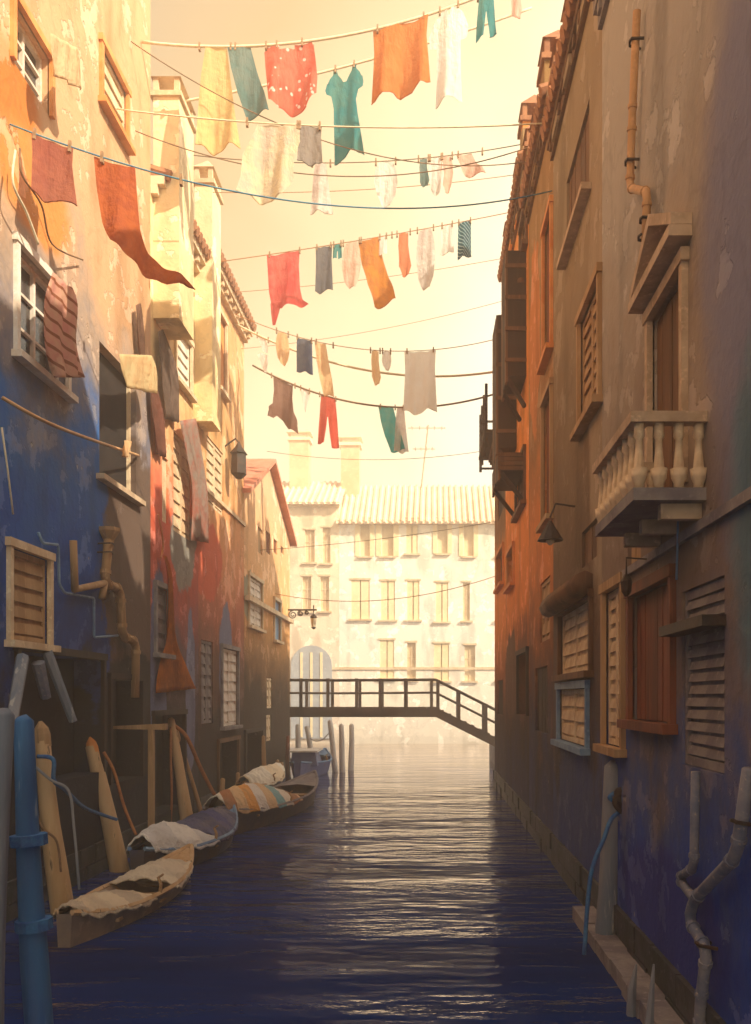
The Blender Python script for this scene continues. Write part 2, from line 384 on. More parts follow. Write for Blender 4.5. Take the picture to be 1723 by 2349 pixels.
    def cornice(s, mat='stone', tiles=True, out=None, z=None):
        z = z or s.top; m = MB(); out = out or (.32 if s.side == 'L' else .14)
        s.box(m, .003, out*.5, s.d0+.004, s.d1-.004, z-.42, z-.2); s.box(m, .003, out, s.d0+.002, s.d1-.002, z-.2, z)
        k = int((s.d1-s.d0)/.55)
        for i in range(k): y = s.d0+(i+.5)*(s.d1-s.d0)/k; s.box(m, out*.5, out*.85, y-.08, y+.08, z-.36, z-.2)
        s.part('cornice', m, M[mat])
        if tiles:
            m = MB(); k = max(2, int((s.d1-s.d0)/.3)); st = (s.d1-s.d0)/k; N = s.depth
            for i in range(k):
                y = s.d0+(i+.5)*st
                m.tube([(s.X(out+.12), y, z+.05), (s.X(-N*.5), y, z+.05+N*.17)], st*.46, 6)
            e = s.part('roof_tiles', m, M['tile']); e['kind'] = 'stuff'
            m = MB(); a, b = s.d0, s.d1
            q = [(s.X(out), a, z), (s.X(out), b, z), (s.X(-N*.5), b, z+N*.17), (s.X(-N*.5), a, z+N*.17), (s.X(-N), a, z), (s.X(-N), b, z)]
            m.quad(q[0], q[1], q[2], q[3]); m.quad(q[3], q[2], q[5], q[4]); m.tri(q[0], q[3], q[4]); m.tri(q[1], q[5], q[2]); s.part('roof', m, M['tile'])
    def finish(s):
        ys = sorted({s.d0, s.d1, *[h[0] for h in s.holes], *[h[1] for h in s.holes]}); zs = sorted({-.6, s.top, *[h[2] for h in s.holes], *[h[3] for h in s.holes]})
        m = MB(); X0 = s.W; Xb = s.X(-s.depth)
        for i in range(len(ys)-1):
            for j in range(len(zs)-1):
                yc, zc = (ys[i]+ys[i+1])/2, (zs[j]+zs[j+1])/2
                if any(h[0] < yc < h[1] and h[2] < zc < h[3] for h in s.holes): continue
                m.quad((X0, ys[i], zs[j]), (X0, ys[i+1], zs[j]), (X0, ys[i+1], zs[j+1]), (X0, ys[i], zs[j+1]))
        for a, b, z0, z1 in s.holes:
            Xi = s.X(-.62)
            m.quad((X0, a, z0), (Xi, a, z0), (Xi, a, z1), (X0, a, z1)); m.quad((X0, b, z0), (Xi, b, z0), (Xi, b, z1), (X0, b, z1))
            m.quad((X0, a, z0), (X0, b, z0), (Xi, b, z0), (Xi, a, z0)); m.quad((X0, a, z1), (X0, b, z1), (Xi, b, z1), (Xi, a, z1))
        T = s.top; B = -.6
        for y in (s.d0, s.d1):
            if s.gable: pk = s.gable
            m.quad((X0, y, B), (Xb, y, B), (Xb, y, T), (X0, y, T))
        m.quad((Xb, s.d0, B), (Xb, s.d1, B), (Xb, s.d1, T), (Xb, s.d0, T)); m.quad((X0, s.d0, T), (X0, s.d1, T), (Xb, s.d1, T), (Xb, s.d0, T))
        s.part('wall', m, s.mat)
        y = max(s.d0, 4.5 if s.side == 'R' else 11.)
        row = 0
        for zb, zt in ((-.3, .26), (.27, .62)):
            y = max(s.d0, 4.5 if s.side == 'R' else 11.)+.02
            while y < s.d1-.1:
                L = min(random.uniform(.7, 1.3), s.d1-.01-y)
                if not any(h[0]-.1 < y+L and h[1]+.1 > y and h[2] < zt+.05 for h in s.holes):
                    m = MB(); o = random.uniform(.03, .075); e = random.uniform(0, .02)
                    s.box(m, .003, o, y+.012, y+L-.012, zb+.008, zt-e); s.part('foundation_stone', m, M['wetstone'])
                y += L
    def surface(s, name, px, o0, o1, mat, parent=None):      # a raised band or pilaster on the face
        a, b, z0, z1 = s.at(*px); m = MB(); s.box(m, o0, o1, a, b, z0, z1); return s.part(name, m, M[mat] if isinstance(mat, str) else mat, parent)
    def band(s, z, h=.14, o=.08, mat='stone'):
        m = MB(); s.box(m, .002, o, s.d0+.003, s.d1-.003, z, z+h); return s.part('string_course', m, M[mat])
    def chimney(s, y0, y1, z0, z1, o0, o1, mat, capmat='tile'):
        m = MB(); X0, X1 = sorted((s.X(o0), s.X(o1)))
        m.box(X0, X1, y0, y1, z0, z1); c = s.part('chimney', m, mat)
        m = MB(); m.box(X0-.07, X1+.07, y0-.07, y1+.07, z1, z1+.12); cx, cy = (X0+X1)/2, (y0+y1)/2; z = z1+.12
        for (xa, ya) in ((X0, y0), (X1-.12, y0), (X0, y1-.12), (X1-.12, y1-.12)): m.box(xa, xa+.12, ya, ya+.12, z, z+.34)
        n = len(m.v); zz = z+.34
        m.v += [(X0-.05, y0-.05, zz), (X1+.05, y0-.05, zz), (X1+.05, y1+.05, zz), (X0-.05, y1+.05, zz), (cx, cy, zz+.5)]
        m.f += [(n, n+3, n+2, n+1), (n, n+1, n+4), (n+1, n+2, n+4), (n+2, n+3, n+4), (n+3, n, n+4)]
        s.part('chimney_cap', m, capmat if not isinstance(capmat, str) else M[capmat], c); return c

# -- left side, nearest first
A = House('canal_house', 'tall peach and orange house at the left edge, blue and dark at its foot', 'L', -9, 20.7, 23.,
    [(0, (.018, .018, .03)), (3.2, (.02, .02, .035)), (4.0, (.006, .04, .2)), (6.2, (.005, .09, .42)), (7.8, (.02, .13, .42)), (9.0, (.16, .17, .24)), (10.6, (.42, .31, .24)), (12, (.66, .39, .22)), (16, (.67, .39, .21)), (24, (.64, .36, .18))],  # bands below the peach put the canal's blue and dark shade into the colour
    [(19.6, 6.2, 1.9, 3.2, (.13, .085, .065), .15), (19.5, 3.0, 2.2, 1.5, (.035, .028, .026), .12), (13.6, 13.2, 1.2, .8, (.62, .2, .04), .4), (14.6, 12.0, 1.5, .8, (.68, .27, .07), .4)], seed=1)
A.window((30, 112, 70, 205), 'pane', 'orangepaint', 'white', sill=False)
A.window((232, 288, 160, 285), 'roller', 'orangepaint', 'cream', .3)
A.window((38, 150, 625, 860), 'pane', 'white', 'white')
A.window((228, 312, 830, 1120), 'void', None, 'brownwood', sill=True)
A.window((22, 108, 1270, 1475), 'roller', 'cream', 'tanwood', .22)
A.window((212, 298, 1180, 1290), 'void', None, sill=False) if False else None
A.window((40, 232, 1505, 1790), 'gate', 'darkwood', sill=False)
A.window((252, 322, 1560, 1790), 'gate', 'darkwood', sill=False)
A.cornice(); A.finish()
B = House('canal_house', 'narrow yellow-topped house with two tall wall chimneys beside the peach house', 'L', 20.7, 25., 15.9,
    [(0, (.025, .02, .03)), (2.6, (.05, .04, .045)), (4.8, (.17, .1, .12)), (6.4, (.5, .1, .07)), (8.0, (.76, .15, .08)), (9.4, (.8, .34, .17)), (11.2, (.82, .54, .26)), (13.5, (.88, .66, .36)), (24, (.88, .66, .36))],  # lowest bands darkened, so canal shade is in the wall colour
    [(23.5, 7.6, 1.2, 1.2, (.3, .28, .25), .12), (21.3, 4.2, .7, 2.6, (.16, .2, .36), .14), (24.2, 3.6, .5, 2.2, (.2, .22, .36), .14)], seed=2, amp=1.6)
B.window((368, 384, 470, 640), 'board', None, 'white', sill=False)
B.window((398, 428, 500, 640), 'pane', 'brownwood', 'cream')
B.window((402, 436, 770, 890), 'roller', 'cream', 'white', .3)
B.window((372, 386, 1050, 1200), 'board', None, 'cream', sill=False)
B.window((398, 438, 1010, 1230), 'louvre', None, 'cream', .3, sill=False)
B.window((352, 420, 1640, 1860), 'gate', 'darkwood', sill=False)
B.window((356, 384, 1350, 1500), 'roller', 'greystone', 'greystone', .3)
B.cornice('cream'); B.finish()
chim = plaster('yellow_chimney_plaster', [(0, (.88, .68, .38)), (12, (.88, .66, .34)), (16, (.9, .72, .44)), (24, (.9, .72, .44))], seed=9, amp=1.)
B.chimney(20.9, 22.2, 12.6, 17.9, .0, .62, chim, M['cream']); B.chimney(24.6, 25.6, 11.3, 18.0, .003, .5, chim, M['cream'])
Cc = House('canal_house', 'orange-peach house with a worn flat front between the yellow house and the gabled one', 'L', 25., 31.2, 16.6,
    [(0, (.022, .017, .016)), (2.8, (.045, .028, .024)), (4.6, (.2, .09, .06)), (6.4, (.56, .17, .09)), (8.0, (.76, .33, .15)), (11, (.72, .4, .17)), (16, (.74, .42, .2)), (24, (.74, .42, .2))],  # near-black low bands paint the shade at the foot of the wall
    [(26, 7.6, 1.8, 1.2, (.68, .14, .07), .12), (28.4, 4.6, .9, 2.0, (.18, .2, .32), .14)], seed=3, amp=1.7)
Cc.window((468, 482, 700, 960), 'board', None, 'cream', sill=False)
Cc.window((474, 512, 1020, 1170), 'louvre', None, 'cream', .28, sill=False)
Cc.window((500, 516, 730, 900), 'board', 'cream', 'orangepaint')
Cc.window((462, 488, 1470, 1660), 'louvre', None, 'greystone', .3, sill=False)
Cc.window((508, 544, 1490, 1665), 'louvre', 'greystone', 'white', .3)
Cc.window((500, 545, 1700, 1840), 'gate', 'brownwood', sill=False)
Cc.cornice('cream'); Cc.band(9.6, .12, .07, 'cream'); Cc.finish()
E = House('gabled_house', 'gabled house with a pink roof edge and small red windows at the far left corner', 'L', 31.2, 41.5, 10.9,
    [(0, (.03, .02, .016)), (3.6, (.06, .036, .022)), (5.0, (.28, .14, .055)), (6.4, (.62, .3, .1)), (7.8, (.82, .46, .2)), (12, (.8, .5, .3)), (24, (.8, .5, .3))],  # shade of the low wall is painted by the darkest bands
    [(32.5, 7.2, 1.6, 1.0, (.32, .3, .2), .12)], seed=4, amp=1.2)
for i, (a, b) in enumerate(((592, 602), (611, 620), (628, 636), (644, 651))): E.window((a, b, 1212+i*4, 1270), 'board', None, 'redwood' if i else 'tanwood', sill=False)
E.window((570, 600, 1330, 1440), 'louvre', 'cream', 'white', .26)
E.window((628, 642, 1380, 1470), 'board', 'cream', 'bluepipe')
E.window((612, 624, 1555, 1625), 'louvre', None, 'cream', .3, sill=False); E.window((611, 622, 1640, 1700), 'louvre', None, 'cream', .3, sill=False)
E.window((548, 600, 1680, 1800), 'gate', 'darkwood', sill=False)
m = MB(); pk = (36., 13.2)                                 # the gable above the canal front
x0, x1 = E.X(0), E.X(-7); q = [(31.2, 10.902), (41.5, 10.902), pk]
m.v += [(x0, y, z) for y, z in q]+[(x1, y, z) for y, z in q]; m.f += [(0, 1, 2), (3, 5, 4), (0, 2, 5, 3), (1, 4, 5, 2), (0, 3, 4, 1)]
E.part('gable', m, E.mat)
pink = paint('pink_roof_plaster', (.72, .3, .2), (.62, .22, .13), 2.)
for (y0, z0) in ((30.9, 10.76), (41.85, 10.74)):
    m = MB(); ya, za, yb, zb = y0, z0, pk[0], pk[1]; th = .16
    x0, x1 = E.X(.3), E.X(-7)
    m.hexa([(x0, ya, za), (x1, ya, za), (x1, yb, zb), (x0, yb, zb), (x0, ya, za+th), (x1, ya, za+th), (x1, yb, zb+th), (x0, yb, zb+th)]); E.part('roof_slope', m, pink)
E.finish()
m = MB(); E.box(m, .003, .2, 31.3, 41.4, 7.0, 7.18); E.part('string_course', m, M['cream'])

# -- right side, nearest first
R1 = House('canal_house', 'large grey-brown house at the right edge with balustrade balcony and drainpipes', 'R', -9, 13.3, 14.1,
    [(0, (.008, .045, .3)), (1.4, (.012, .07, .42)), (2.5, (.07, .11, .3)), (3.4, (.2, .17, .2)), (5, (.24, .17, .13)), (7.5, (.37, .29, .22)), (10, (.45, .41, .36)), (17, (.46, .43, .39)), (24, (.46, .43, .39))],  # deep blue foot holds painted shade in the wall colour
    [(7.2, 7.6, 1.1, 2.6, (.24, .24, .33), .9), (6.6, 5.0, 1.0, 1.6, (.14, .24, .3), .5), (9.8, 1.1, 2.2, .7, (.02, .04, .3), .4)], seed=5)
win, (wa, wbb, wz0, wz1) = R1.window(None, 'board', 'stone', 'brownwood', raw=(9.0, 10.3, 5.7, 7.95), sill=False)
m = MB(); R1.box(m, .003, .24, 8.75, 10.55, 8.14, 8.25); win2 = R1.part('pediment', m, M['stone'])
m = MB(); x0, x1 = R1.X(.003), R1.X(.22); pk_ = (9.65, 8.72)
for (ya, yb) in ((8.75, pk_[0]), (10.55, pk_[0])):
    m.hexa([(x0, ya, 8.255), (x1, ya, 8.255), (x1, yb, pk_[1]), (x0, yb, pk_[1]), (x0, ya, 8.37), (x1, ya, 8.37), (x1, yb, pk_[1]+.13), (x0, yb, pk_[1]+.13)])
    R1.part('pediment_slope', m, M['stone'], win2); m = MB()
R1.window((1565, 1662, 1340, 1765), 'roller', None, 'greystone', .115, sill=False)
m = MB(); R1.box(m, .003, .22, 7.75, 9.2, 4.14, 4.24); R1.part('ledge', m, M['iron'])
R1.window((1391, 1432, 1350, 1712), 'louvre', 'tanwood', 'cream', .2)
R1.window((1452, 1545, 1350, 1655), 'board', 'redwood', 'redwood')
R1.window((1368, 1426, 1206, 1282), 'board', 'brownwood', 'brownwood') if False else None
R1.window((1440, 1470, 1205, 1290), 'board', None, 'tanwood', sill=False)
R1.window(None, 'pane', 'stone', 'cream', raw=(5.4, 6.8, 9.8, 12.2)); R1.window(None, 'louvre', 'stone', 'brownwood', raw=(3.4, 4.9, 6., 8.4))
R1.band(5.1, .1, .06, 'greystone'); R1.cornice('greystone')
# balcony: slab, balusters, rail, corbels
BY0, BY1, BO, BZ = 8.3, 10.2, .7, 5.5
balc = MB(); R1.box(balc, .003, BO, BY0, BY1, BZ-.12, BZ); bal = R1.part('balcony', balc, M['greystone'])
for (o0, o1, ya, yb) in ((BO-.16, BO+.03, BY0-.03, BY1+.03), (.003, BO-.16, BY1-.13, BY1+.03), (.003, BO-.16, BY0-.03, BY0+.13)):
    m = MB(); R1.box(m, o0, o1, ya, yb, BZ+.62, BZ+.72); R1.part('rail', m, M['stone'], bal)
prof = [(.05, 0), (.05, .05), (.075, .1), (.085, .19), (.06, .12), (.035, .4), (.035, .47), (.055, .5), (.05, .56), (.05, .62)]
me = None
def baluster(x, y):
    global me
    if me is None:
        q = MB().lathe(prof, (0, 0, 0), 8); me = bpy.data.meshes.new('baluster'); me.from_pydata(q.v, [], q.f); me.update(); me.materials.append(M['cream'])
        for p in me.polygons: p.use_smooth = True
    shared('baluster', me, bal, (x, y, BZ))
for i in range(8): baluster(R1.X(BO-.07), BY0+.06+i*(BY1-BY0-.12)/7)
for i in range(3): baluster(R1.X(.06+i*.19), BY1-.06); baluster(R1.X(.06+i*.19), BY0+.06)
for y in (8.5, 9.25, 10.):
    m = MB(); R1.box(m, .003, .4, y-.06, y+.06, BZ-.27, BZ-.122); R1.part('corbel', m, M['stone'], bal)
R1.finish()
m = MB(); R1.box(m, -.6, -6.5, -8.9, 9.2, 14.0, 18.2); R1.part('unseen_shade_block', m, R1.mat)  # block added out of view to cast shade on the left wall
m = MB(); R1.box(m, -.35, -6.7, -8.95, 9.4, 18.202, 18.4); R1.part('unseen_shade_block_top', m, M['tile'])  # top of the added shade block, also out of view
R2 = House('canal_house', 'brown house with louvred shutters next to the balcony house, right of the canal', 'R', 13.3, 18.5, 15.3,
    [(0, (.02, .05, .26)), (1.8, (.06, .09, .22)), (3.0, (.08, .06, .07)), (5, (.15, .085, .05)), (8, (.22, .14, .075)), (11, (.32, .23, .14)), (15, (.34, .26, .17)), (24, (.34, .26, .17))],  # low bands kept dark to paint the canal shade
    [(13.5, 9, .9, 4., (.4, .3, .2), .4)], seed=6)
R2.window((1333, 1378, 690, 955), 'louvre', 'tanwood', 'tanwood', .24)
R2.window((1287, 1358, 1395, 1545), 'louvre', 'brownwood', 'cream', .2)
R2.window((1285, 1350, 1580, 1705), 'louvre', 'bluepipe', 'cream', .24)
R2.window((1335, 1370, 1205, 1290), 'board', None, 'brownwood', sill=False)
R2.window((1300, 1352, 330, 520), 'board', None, 'brownwood', sill=True)
m = MB(); y0, y1 = R2.at(1262, 1360, 1300, 1400)[:2]; m.tube([(R2.X(.12), y0, 5.35), (R2.X(.3), (y0+y1)/2, 5.25), (R2.X(.12), y1, 5.38)], .2, 8); R2.part('awning_roll', m, M['brownwood'], sm=True)
R2.cornice('brownwood'); R2.finish(); R2.chimney(15.7, 16.3, 14.9, 15.7, -.5, .13, R2.mat); R2.chimney(14.2, 15., 14.9, 16.4, -.6, .1, R2.mat); R2.chimney(17.2, 17.9, 14.9, 16.0, -.6, .12, R2.mat)
R3a = House('canal_house', 'tall brown house with dark red window strips in the middle of the right row', 'R', 18.5, 23., 16.4,
    [(0, (.05, .07, .2)), (2.2, (.05, .045, .08)), (4.2, (.2, .07, .025)), (7, (.74, .24, .05)), (9.5, (.36, .17, .06)), (13, (.38, .22, .09)), (24, (.38, .22, .09))],  # dark bands near the water carry painted shade
    [(21.8, 12.5, 1.1, 2.4, (.66, .25, .08), .12)], seed=7)
R3a.window((1250, 1282, 480, 800), 'board', 'orangepaint', 'redwood')
R3a.window((1248, 1276, 900, 1190), 'board', 'tanwood', 'redwood')
R3a.window((1240, 1262, 1330, 1470), 'louvre', None, 'tanwood', .3, sill=False); R3a.window((1228, 1256, 1530, 1680), 'board', None, 'darkwood', sill=False)
R3a.cornice('brownwood'); R3a.finish(); R3a.chimney(20.7, 21.5, 16.1, 17.0, -.6, .12, R3a.mat); R3a.chimney(22.2, 22.8, 16.1, 17.5, -.5, .14, R3a.mat); R3a.chimney(19., 19.8, 16.2, 17.4, -.6, .12, R3a.mat)
R3b = House('canal_house', 'bright orange house with dark timber bays on the right before the corner', 'R', 23., 30., 17.8,
    [(0, (.04, .05, .14)), (2.6, (.05, .03, .03)), (4.8, (.2, .06, .02)), (6, (.85, .26, .04)), (10, (.92, .32, .06)), (13, (.92, .38, .1)), (24, (.9, .34, .08))],  # foot darkened in colour for the shade near the water
    [(24, 17.6, 1.4, 1.2, (.4, .25, .12), .12), (28, 4.2, 2., 1.4, (.14, .06, .03), .12)], seed=8, amp=1.4)
R3b.window((1188, 1206, 690, 840), 'board', None, 'darkwood', sill=False); R3b.window((1186, 1206, 1060, 1170), 'louvre', 'brownwood', 'brownwood', .3)
R3b.window((1196, 1210, 500, 590), 'louvre', 'brownwood', 'brownwood', .3)
R3b.window((1166, 1180, 1265, 1345), 'pane', 'orangepaint', 'brownwood'); R3b.window((1190, 1212, 1500, 1640), 'gate', 'darkwood', sill=False)
for (ya, yb, za, zb, o) in ((23.6, 25.0, 12.2, 15.6, .55), (26.2, 27.8, 11.0, 15.0, .6), (24.2, 26.6, 9.8, 10.3, .7)):
    m = MB(); R3b.box(m, .003, o-.05, ya, yb, za, zb); bay = R3b.part('timber_bay', m, M['darkwood'])
    k = int((yb-ya)/.28)
    for i in range(k):
        m = MB(); y = ya+(yb-ya)*i/k; e = random.uniform(-.25, .2); R3b.box(m, o-.05, o+.01, y+.02, y+(yb-ya)/k-.02, za-.15+e*.4, zb+max(0, e)); R3b.part('plank', m, M['darkwood'] if i % 3 else M['brownwood'], bay)
    for i in range(4):
        m = MB(); z = za+(zb-za)*(i+.5)/4; R3b.box(m, .003, o+.03, ya-.06, ya, z-.05, z+.05); R3b.part('rail', m, M['brownwood'], bay)
    for y in (ya+.1, yb-.1):
        m = MB(); m.tube([(R3b.X(.02), y, za-.8), (R3b.X(o-.05), y, za)], .07, 5); R3b.part('strut', m, M['darkwood'], bay)
R3b.cornice('brownwood'); R3b.finish(); R3b.chimney(26.8, 27.4, 17.4, 18.0, -.5, .14, R3b.mat); R3b.chimney(23.3, 24., 17.4, 18.9, -.6, .13, R3b.mat); R3b.chimney(25, 25.9, 17.4, 18.5, -.6, .1, R3b.mat); R3b.chimney(28.4, 29.2, 17.4, 18.5, -.6, .12, R3b.mat)
R4 = House('canal_house', 'low corner house with orange lower wall and rooftop terrace, right end of the row', 'R', 30., 34.9, 13.1,
    [(0, (.08, .08, .14)), (2.6, (.07, .04, .03)), (4.4, (.4, .11, .02)), (6, (.85, .28, .05)), (8.4, (.85, .3, .06)), (9.6, (.26, .13, .05)), (13, (.2, .1, .04)), (24, (.2, .1, .04))], seed=10, amp=1.0)  # painted shade in the dark bands low on the wall
R4.window((1142, 1156, 1268, 1345), 'pane', 'orangepaint', 'brownwood'); R4.window((1142, 1158, 1090, 1180), 'board', None, 'darkwood', sill=False); R4.window((1141, 1154, 1560, 1640), 'board', None, 'darkwood', sill=False)
R4.cornice('brownwood', tiles=False, out=.25)
m = MB(); R4.box(m, -2.2, .62, 31.6, 35.3, 13.11, 13.22); ter = R4.part('roof_terrace', m, M['darkwood'])
for y in (31.7, 32.9, 34.1, 35.2):
    m = MB(); R4.box(m, .5, .6, y-.05, y+.05, 12.6, 14.9); R4.part('post', m, M['darkwood'], ter)
for i in range(6):
    m = MB(); z = 12.75+i*.38; R4.box(m, .52, .575, 31.62, 35.28, z-.04, z+.04); R4.box(m, -2.1, .52, 35.2, 35.26, z-.04, z+.04); R4.part('rail', m, M['darkwood'], ter)
for x in (-.4, -1.3, -2.1):
    m = MB(); R4.box(m, x-.05, x+.05, 35.1, 35.2, 12.9, 14.9); R4.part('post', m, M['darkwood'], ter)
m = MB(); R4.box(m, -3., -.3, 30.4, 33., 13.22, 15.2); R4.part('attic_room', m, M['brownwood'], ter)
R4.finish()

# -- the houses closing the view
def fx(px, d=65.): return (px-CX)*d/F
def far_house(name, label, x0, x1, y, top, ridge, bands, wins, seed, ymax=9.):
    root = thing(name, ((x0+x1)/2, y+ymax/2, 0), label, 'house')
    mat = plaster(name+'_pale_plaster', bands, seed=seed, amp=1., wet=False)  # far wall colours are bleached, haze put into the paint
    xs = sorted({x0, x1, *[w[0] for w in wins], *[w[1] for w in wins]}); zs = sorted({-.6, top, *[w[2] for w in wins], *[w[3] for w in wins]})
    m = MB()
    for i in range(len(xs)-1):
        for j in range(len(zs)-1):
            xc, zc = (xs[i]+xs[i+1])/2, (zs[j]+zs[j+1])/2
            if any(w[0] < xc < w[1] and w[2] < zc < w[3] for w in wins): continue
            m.quad((xs[i], y, zs[j]), (xs[i+1], y, zs[j]), (xs[i+1], y, zs[j+1]), (xs[i], y, zs[j+1]))
    for a, b, z0, z1, *_ in wins:
        yi = y+.4; m.quad((a, y, z0), (a, yi, z0), (a, yi, z1), (a, y, z1)); m.quad((b, y, z0), (b, yi, z0), (b, yi, z1), (b, y, z1)); m.quad((a, y, z0), (b, y, z0), (b, yi, z0), (a, yi, z0)); m.quad((a, y, z1), (b, y, z1), (b, yi, z1), (a, yi, z1))
    Y = y+ymax; B = -.6
    for x in (x0, x1): m.quad((x, y, B), (x, Y, B), (x, Y, top), (x, y, top))
    m.quad((x0, Y, B), (x1, Y, B), (x1, Y, top), (x0, Y, top)); m.quad((x0, y, top), (x1, y, top), (x1, Y, top), (x0, Y, top))
    m.build('wall', mat, root)
    for a, b, z0, z1, kind in wins:
        w = b-a; m = MB(); m.box(a-.12, b+.12, y-.06, y-.002, z1, z1+.14); m.box(a-.2, b+.2, y-.2, y-.002, z0-.14, z0); win = m.build('window', M['cream'], root)
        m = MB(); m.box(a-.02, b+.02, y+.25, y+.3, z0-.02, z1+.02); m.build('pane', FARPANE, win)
        if kind == 'open':
            for xa, xb in ((a-w*.5, a-.03), (b+.03, b+w*.5)):
                m = MB(); m.box(xa, xb, y-.07, y-.012, z0, z1); m.build('shutter', FARSHUT, root)
        elif kind == 'shut':
            for xa, xb in ((a, (a+b)/2-.04), ((a+b)/2+.04, b)):
                m = MB(); m.box(xa, xb, y+.06, y+.12, z0, z1); m.build('shutter', FARSHUT, root)
        else:
            m = MB(); m.box((a+b)/2-.04, (a+b)/2+.04, y+.18, y+.25, z0, z1); m.box(a, b, y+.19, y+.245, (z0+z1)/2+.3, (z0+z1)/2+.38); m.build('sash', M['cream'], win)
    ry = y+ymax/2; m = MB(); e = .6
    ez = top-e*(ridge-top)/(ry-y)
    m.quad((x0-.2, y-e, ez), (x1+.2, y-e, ez), (x1+.2, ry, ridge), (x0-.2, ry, ridge)); m.quad((x0-.2, Y+e, ez), (x1+.2, Y+e, ez), (x1+.2, ry, ridge), (x0-.2, ry, ridge))
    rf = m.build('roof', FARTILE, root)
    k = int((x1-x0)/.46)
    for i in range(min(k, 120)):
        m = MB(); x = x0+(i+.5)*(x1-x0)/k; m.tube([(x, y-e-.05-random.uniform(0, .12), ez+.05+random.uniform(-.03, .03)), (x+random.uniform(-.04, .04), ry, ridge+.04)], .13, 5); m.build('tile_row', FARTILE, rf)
    m = MB(); m.box(x0-.05, x1+.05, y-.35, y-.003, top-.45, top-.12); m.build('cornice', M['cream'], root)
    m = MB(); m.box(x0, x1, y-.1, y-.004, 5.6, 5.8); m.build('string_course', M['cream'], root)
    return root
FARPANE = paint('far_haze_bleached_pane', (.78, .62, .4), (.68, .52, .32), 1., .4, .1)  # pane colour bleached to put the far haze into it
FARSHUT = paint('far_haze_bleached_shutter', (.92, .76, .48), (.86, .68, .4), 1., .8, .2)  # shutter tone paled likewise, standing in for haze
FARTILE = paint('far_haze_bleached_tile', (.94, .76, .55), (.86, .64, .44), 1., .85, .3)  # tiles lightened in colour to look bleached by haze
D = 66.
def fw(p0, p1, q0, q1, kind): return (fx(p0, D), fx(p1, D), Zat(q1, D), Zat(q0, D), kind)
wl = [fw(700, 722, 1215, 1290, 'pane'), fw(740, 758, 1210, 1292, 'pane'), fw(694, 714, 1322, 1402, 'pane'), fw(735, 755, 1322, 1402, 'pane')]
wl += [(fx(p, D), fx(p, D)+.8, Zat(b, D), Zat(a, D), 'pane') for p in range(180, 660, 60) for a, b in ((1215, 1290), (1322, 1402))]
wr = [fw(826, 848, 1190, 1276, 'open'), fw(876, 902, 1196, 1276, 'open'), fw(932, 958, 1190, 1270, 'shut'), fw(1004, 1026, 1190, 1270, 'open'), fw(1064, 1086, 1196, 1276, 'open'),
      fw(806, 848, 1330, 1420, 'shut'), fw(874, 906, 1332, 1422, 'shut'), fw(934, 962, 1332, 1422, 'shut'), fw(1000, 1028, 1336, 1426, 'shut'), fw(1062, 1078, 1336, 1424, 'pane'),
      fw(872, 904, 1468, 1556, 'shut'), fw(934, 954, 1474, 1560, 'pane'), fw(996, 1030, 1476, 1562, 'shut'), fw(1066, 1090, 1480, 1562, 'pane')]
wr += [(fx(p, D), fx(p, D)+1.1, Zat(b, D), Zat(a, D), 'shut') for p in range(1140, 1700, 66) for a, b in ((1196, 1276), (1336, 1424), (1480, 1562))]
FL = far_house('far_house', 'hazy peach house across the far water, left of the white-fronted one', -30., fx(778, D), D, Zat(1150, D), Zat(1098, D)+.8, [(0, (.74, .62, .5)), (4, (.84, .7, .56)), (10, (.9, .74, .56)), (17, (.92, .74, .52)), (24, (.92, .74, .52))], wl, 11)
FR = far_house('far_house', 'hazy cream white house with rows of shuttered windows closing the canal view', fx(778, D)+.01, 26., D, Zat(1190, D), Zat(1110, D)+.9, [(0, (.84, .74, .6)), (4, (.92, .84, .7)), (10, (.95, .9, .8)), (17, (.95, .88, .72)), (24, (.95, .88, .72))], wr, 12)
# arched blue-grey doorway and chimneys of the far houses
ad = paint('blue_grey_paint', (.42, .44, .46), (.34, .36, .4), 1.)
m = MB(); xc, r = fx(715, D), 1.55; zs = 5.9
prev = None
arc = [(xc-r, .4)]+[(xc-r*math.cos(math.pi*i/12), zs+r*math.sin(math.pi*i/12)) for i in range(13)]+[(xc+r, .4)]
n0 = len(m.v); m.v += [(x, D-.14, z) for x, z in arc]+[(x, D-.003, z) for x, z in arc]; N = len(arc)
m.f += [tuple(range(N))]+[(i, i+1, i+1+N, i+N) for i in range(N-1)]
ar = m.build('arched_door', ad, FL)
for x in (xc-.75, xc, xc+.75):
    m = MB(); m.box(x-.09, x+.09, D-.2, D-.141, .5, zs+1.0); m.build('rib', FARSHUT, ar)
def far_chimney(px0, px1, py0, py1, y, root):
    a, b = fx(px0, y), fx(px1, y); z0, z1 = Zat(py1, y), Zat(py0, y)
    m = MB(); m.box(a, b, y, y+1.3, z0-2.5, z1); c = m.build('chimney', FARTILE2, root)
    m = MB(); m.box(a-.15, b+.15, y-.15, y+1.45, z1, z1+.25); m.box(a+.1, b-.1, y+.1, y+1.2, z1+.25, z1+.6); m.box(a-.2, b+.2, y-.2, y+1.5, z1+.6, z1+.75); m.build('chimney_cap', FARTILE, c)
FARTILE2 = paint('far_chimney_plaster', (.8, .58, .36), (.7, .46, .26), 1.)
far_chimney(664, 708, 1010, 1090, 69., FL); far_chimney(782, 824, 1022, 1100, 69., FR)

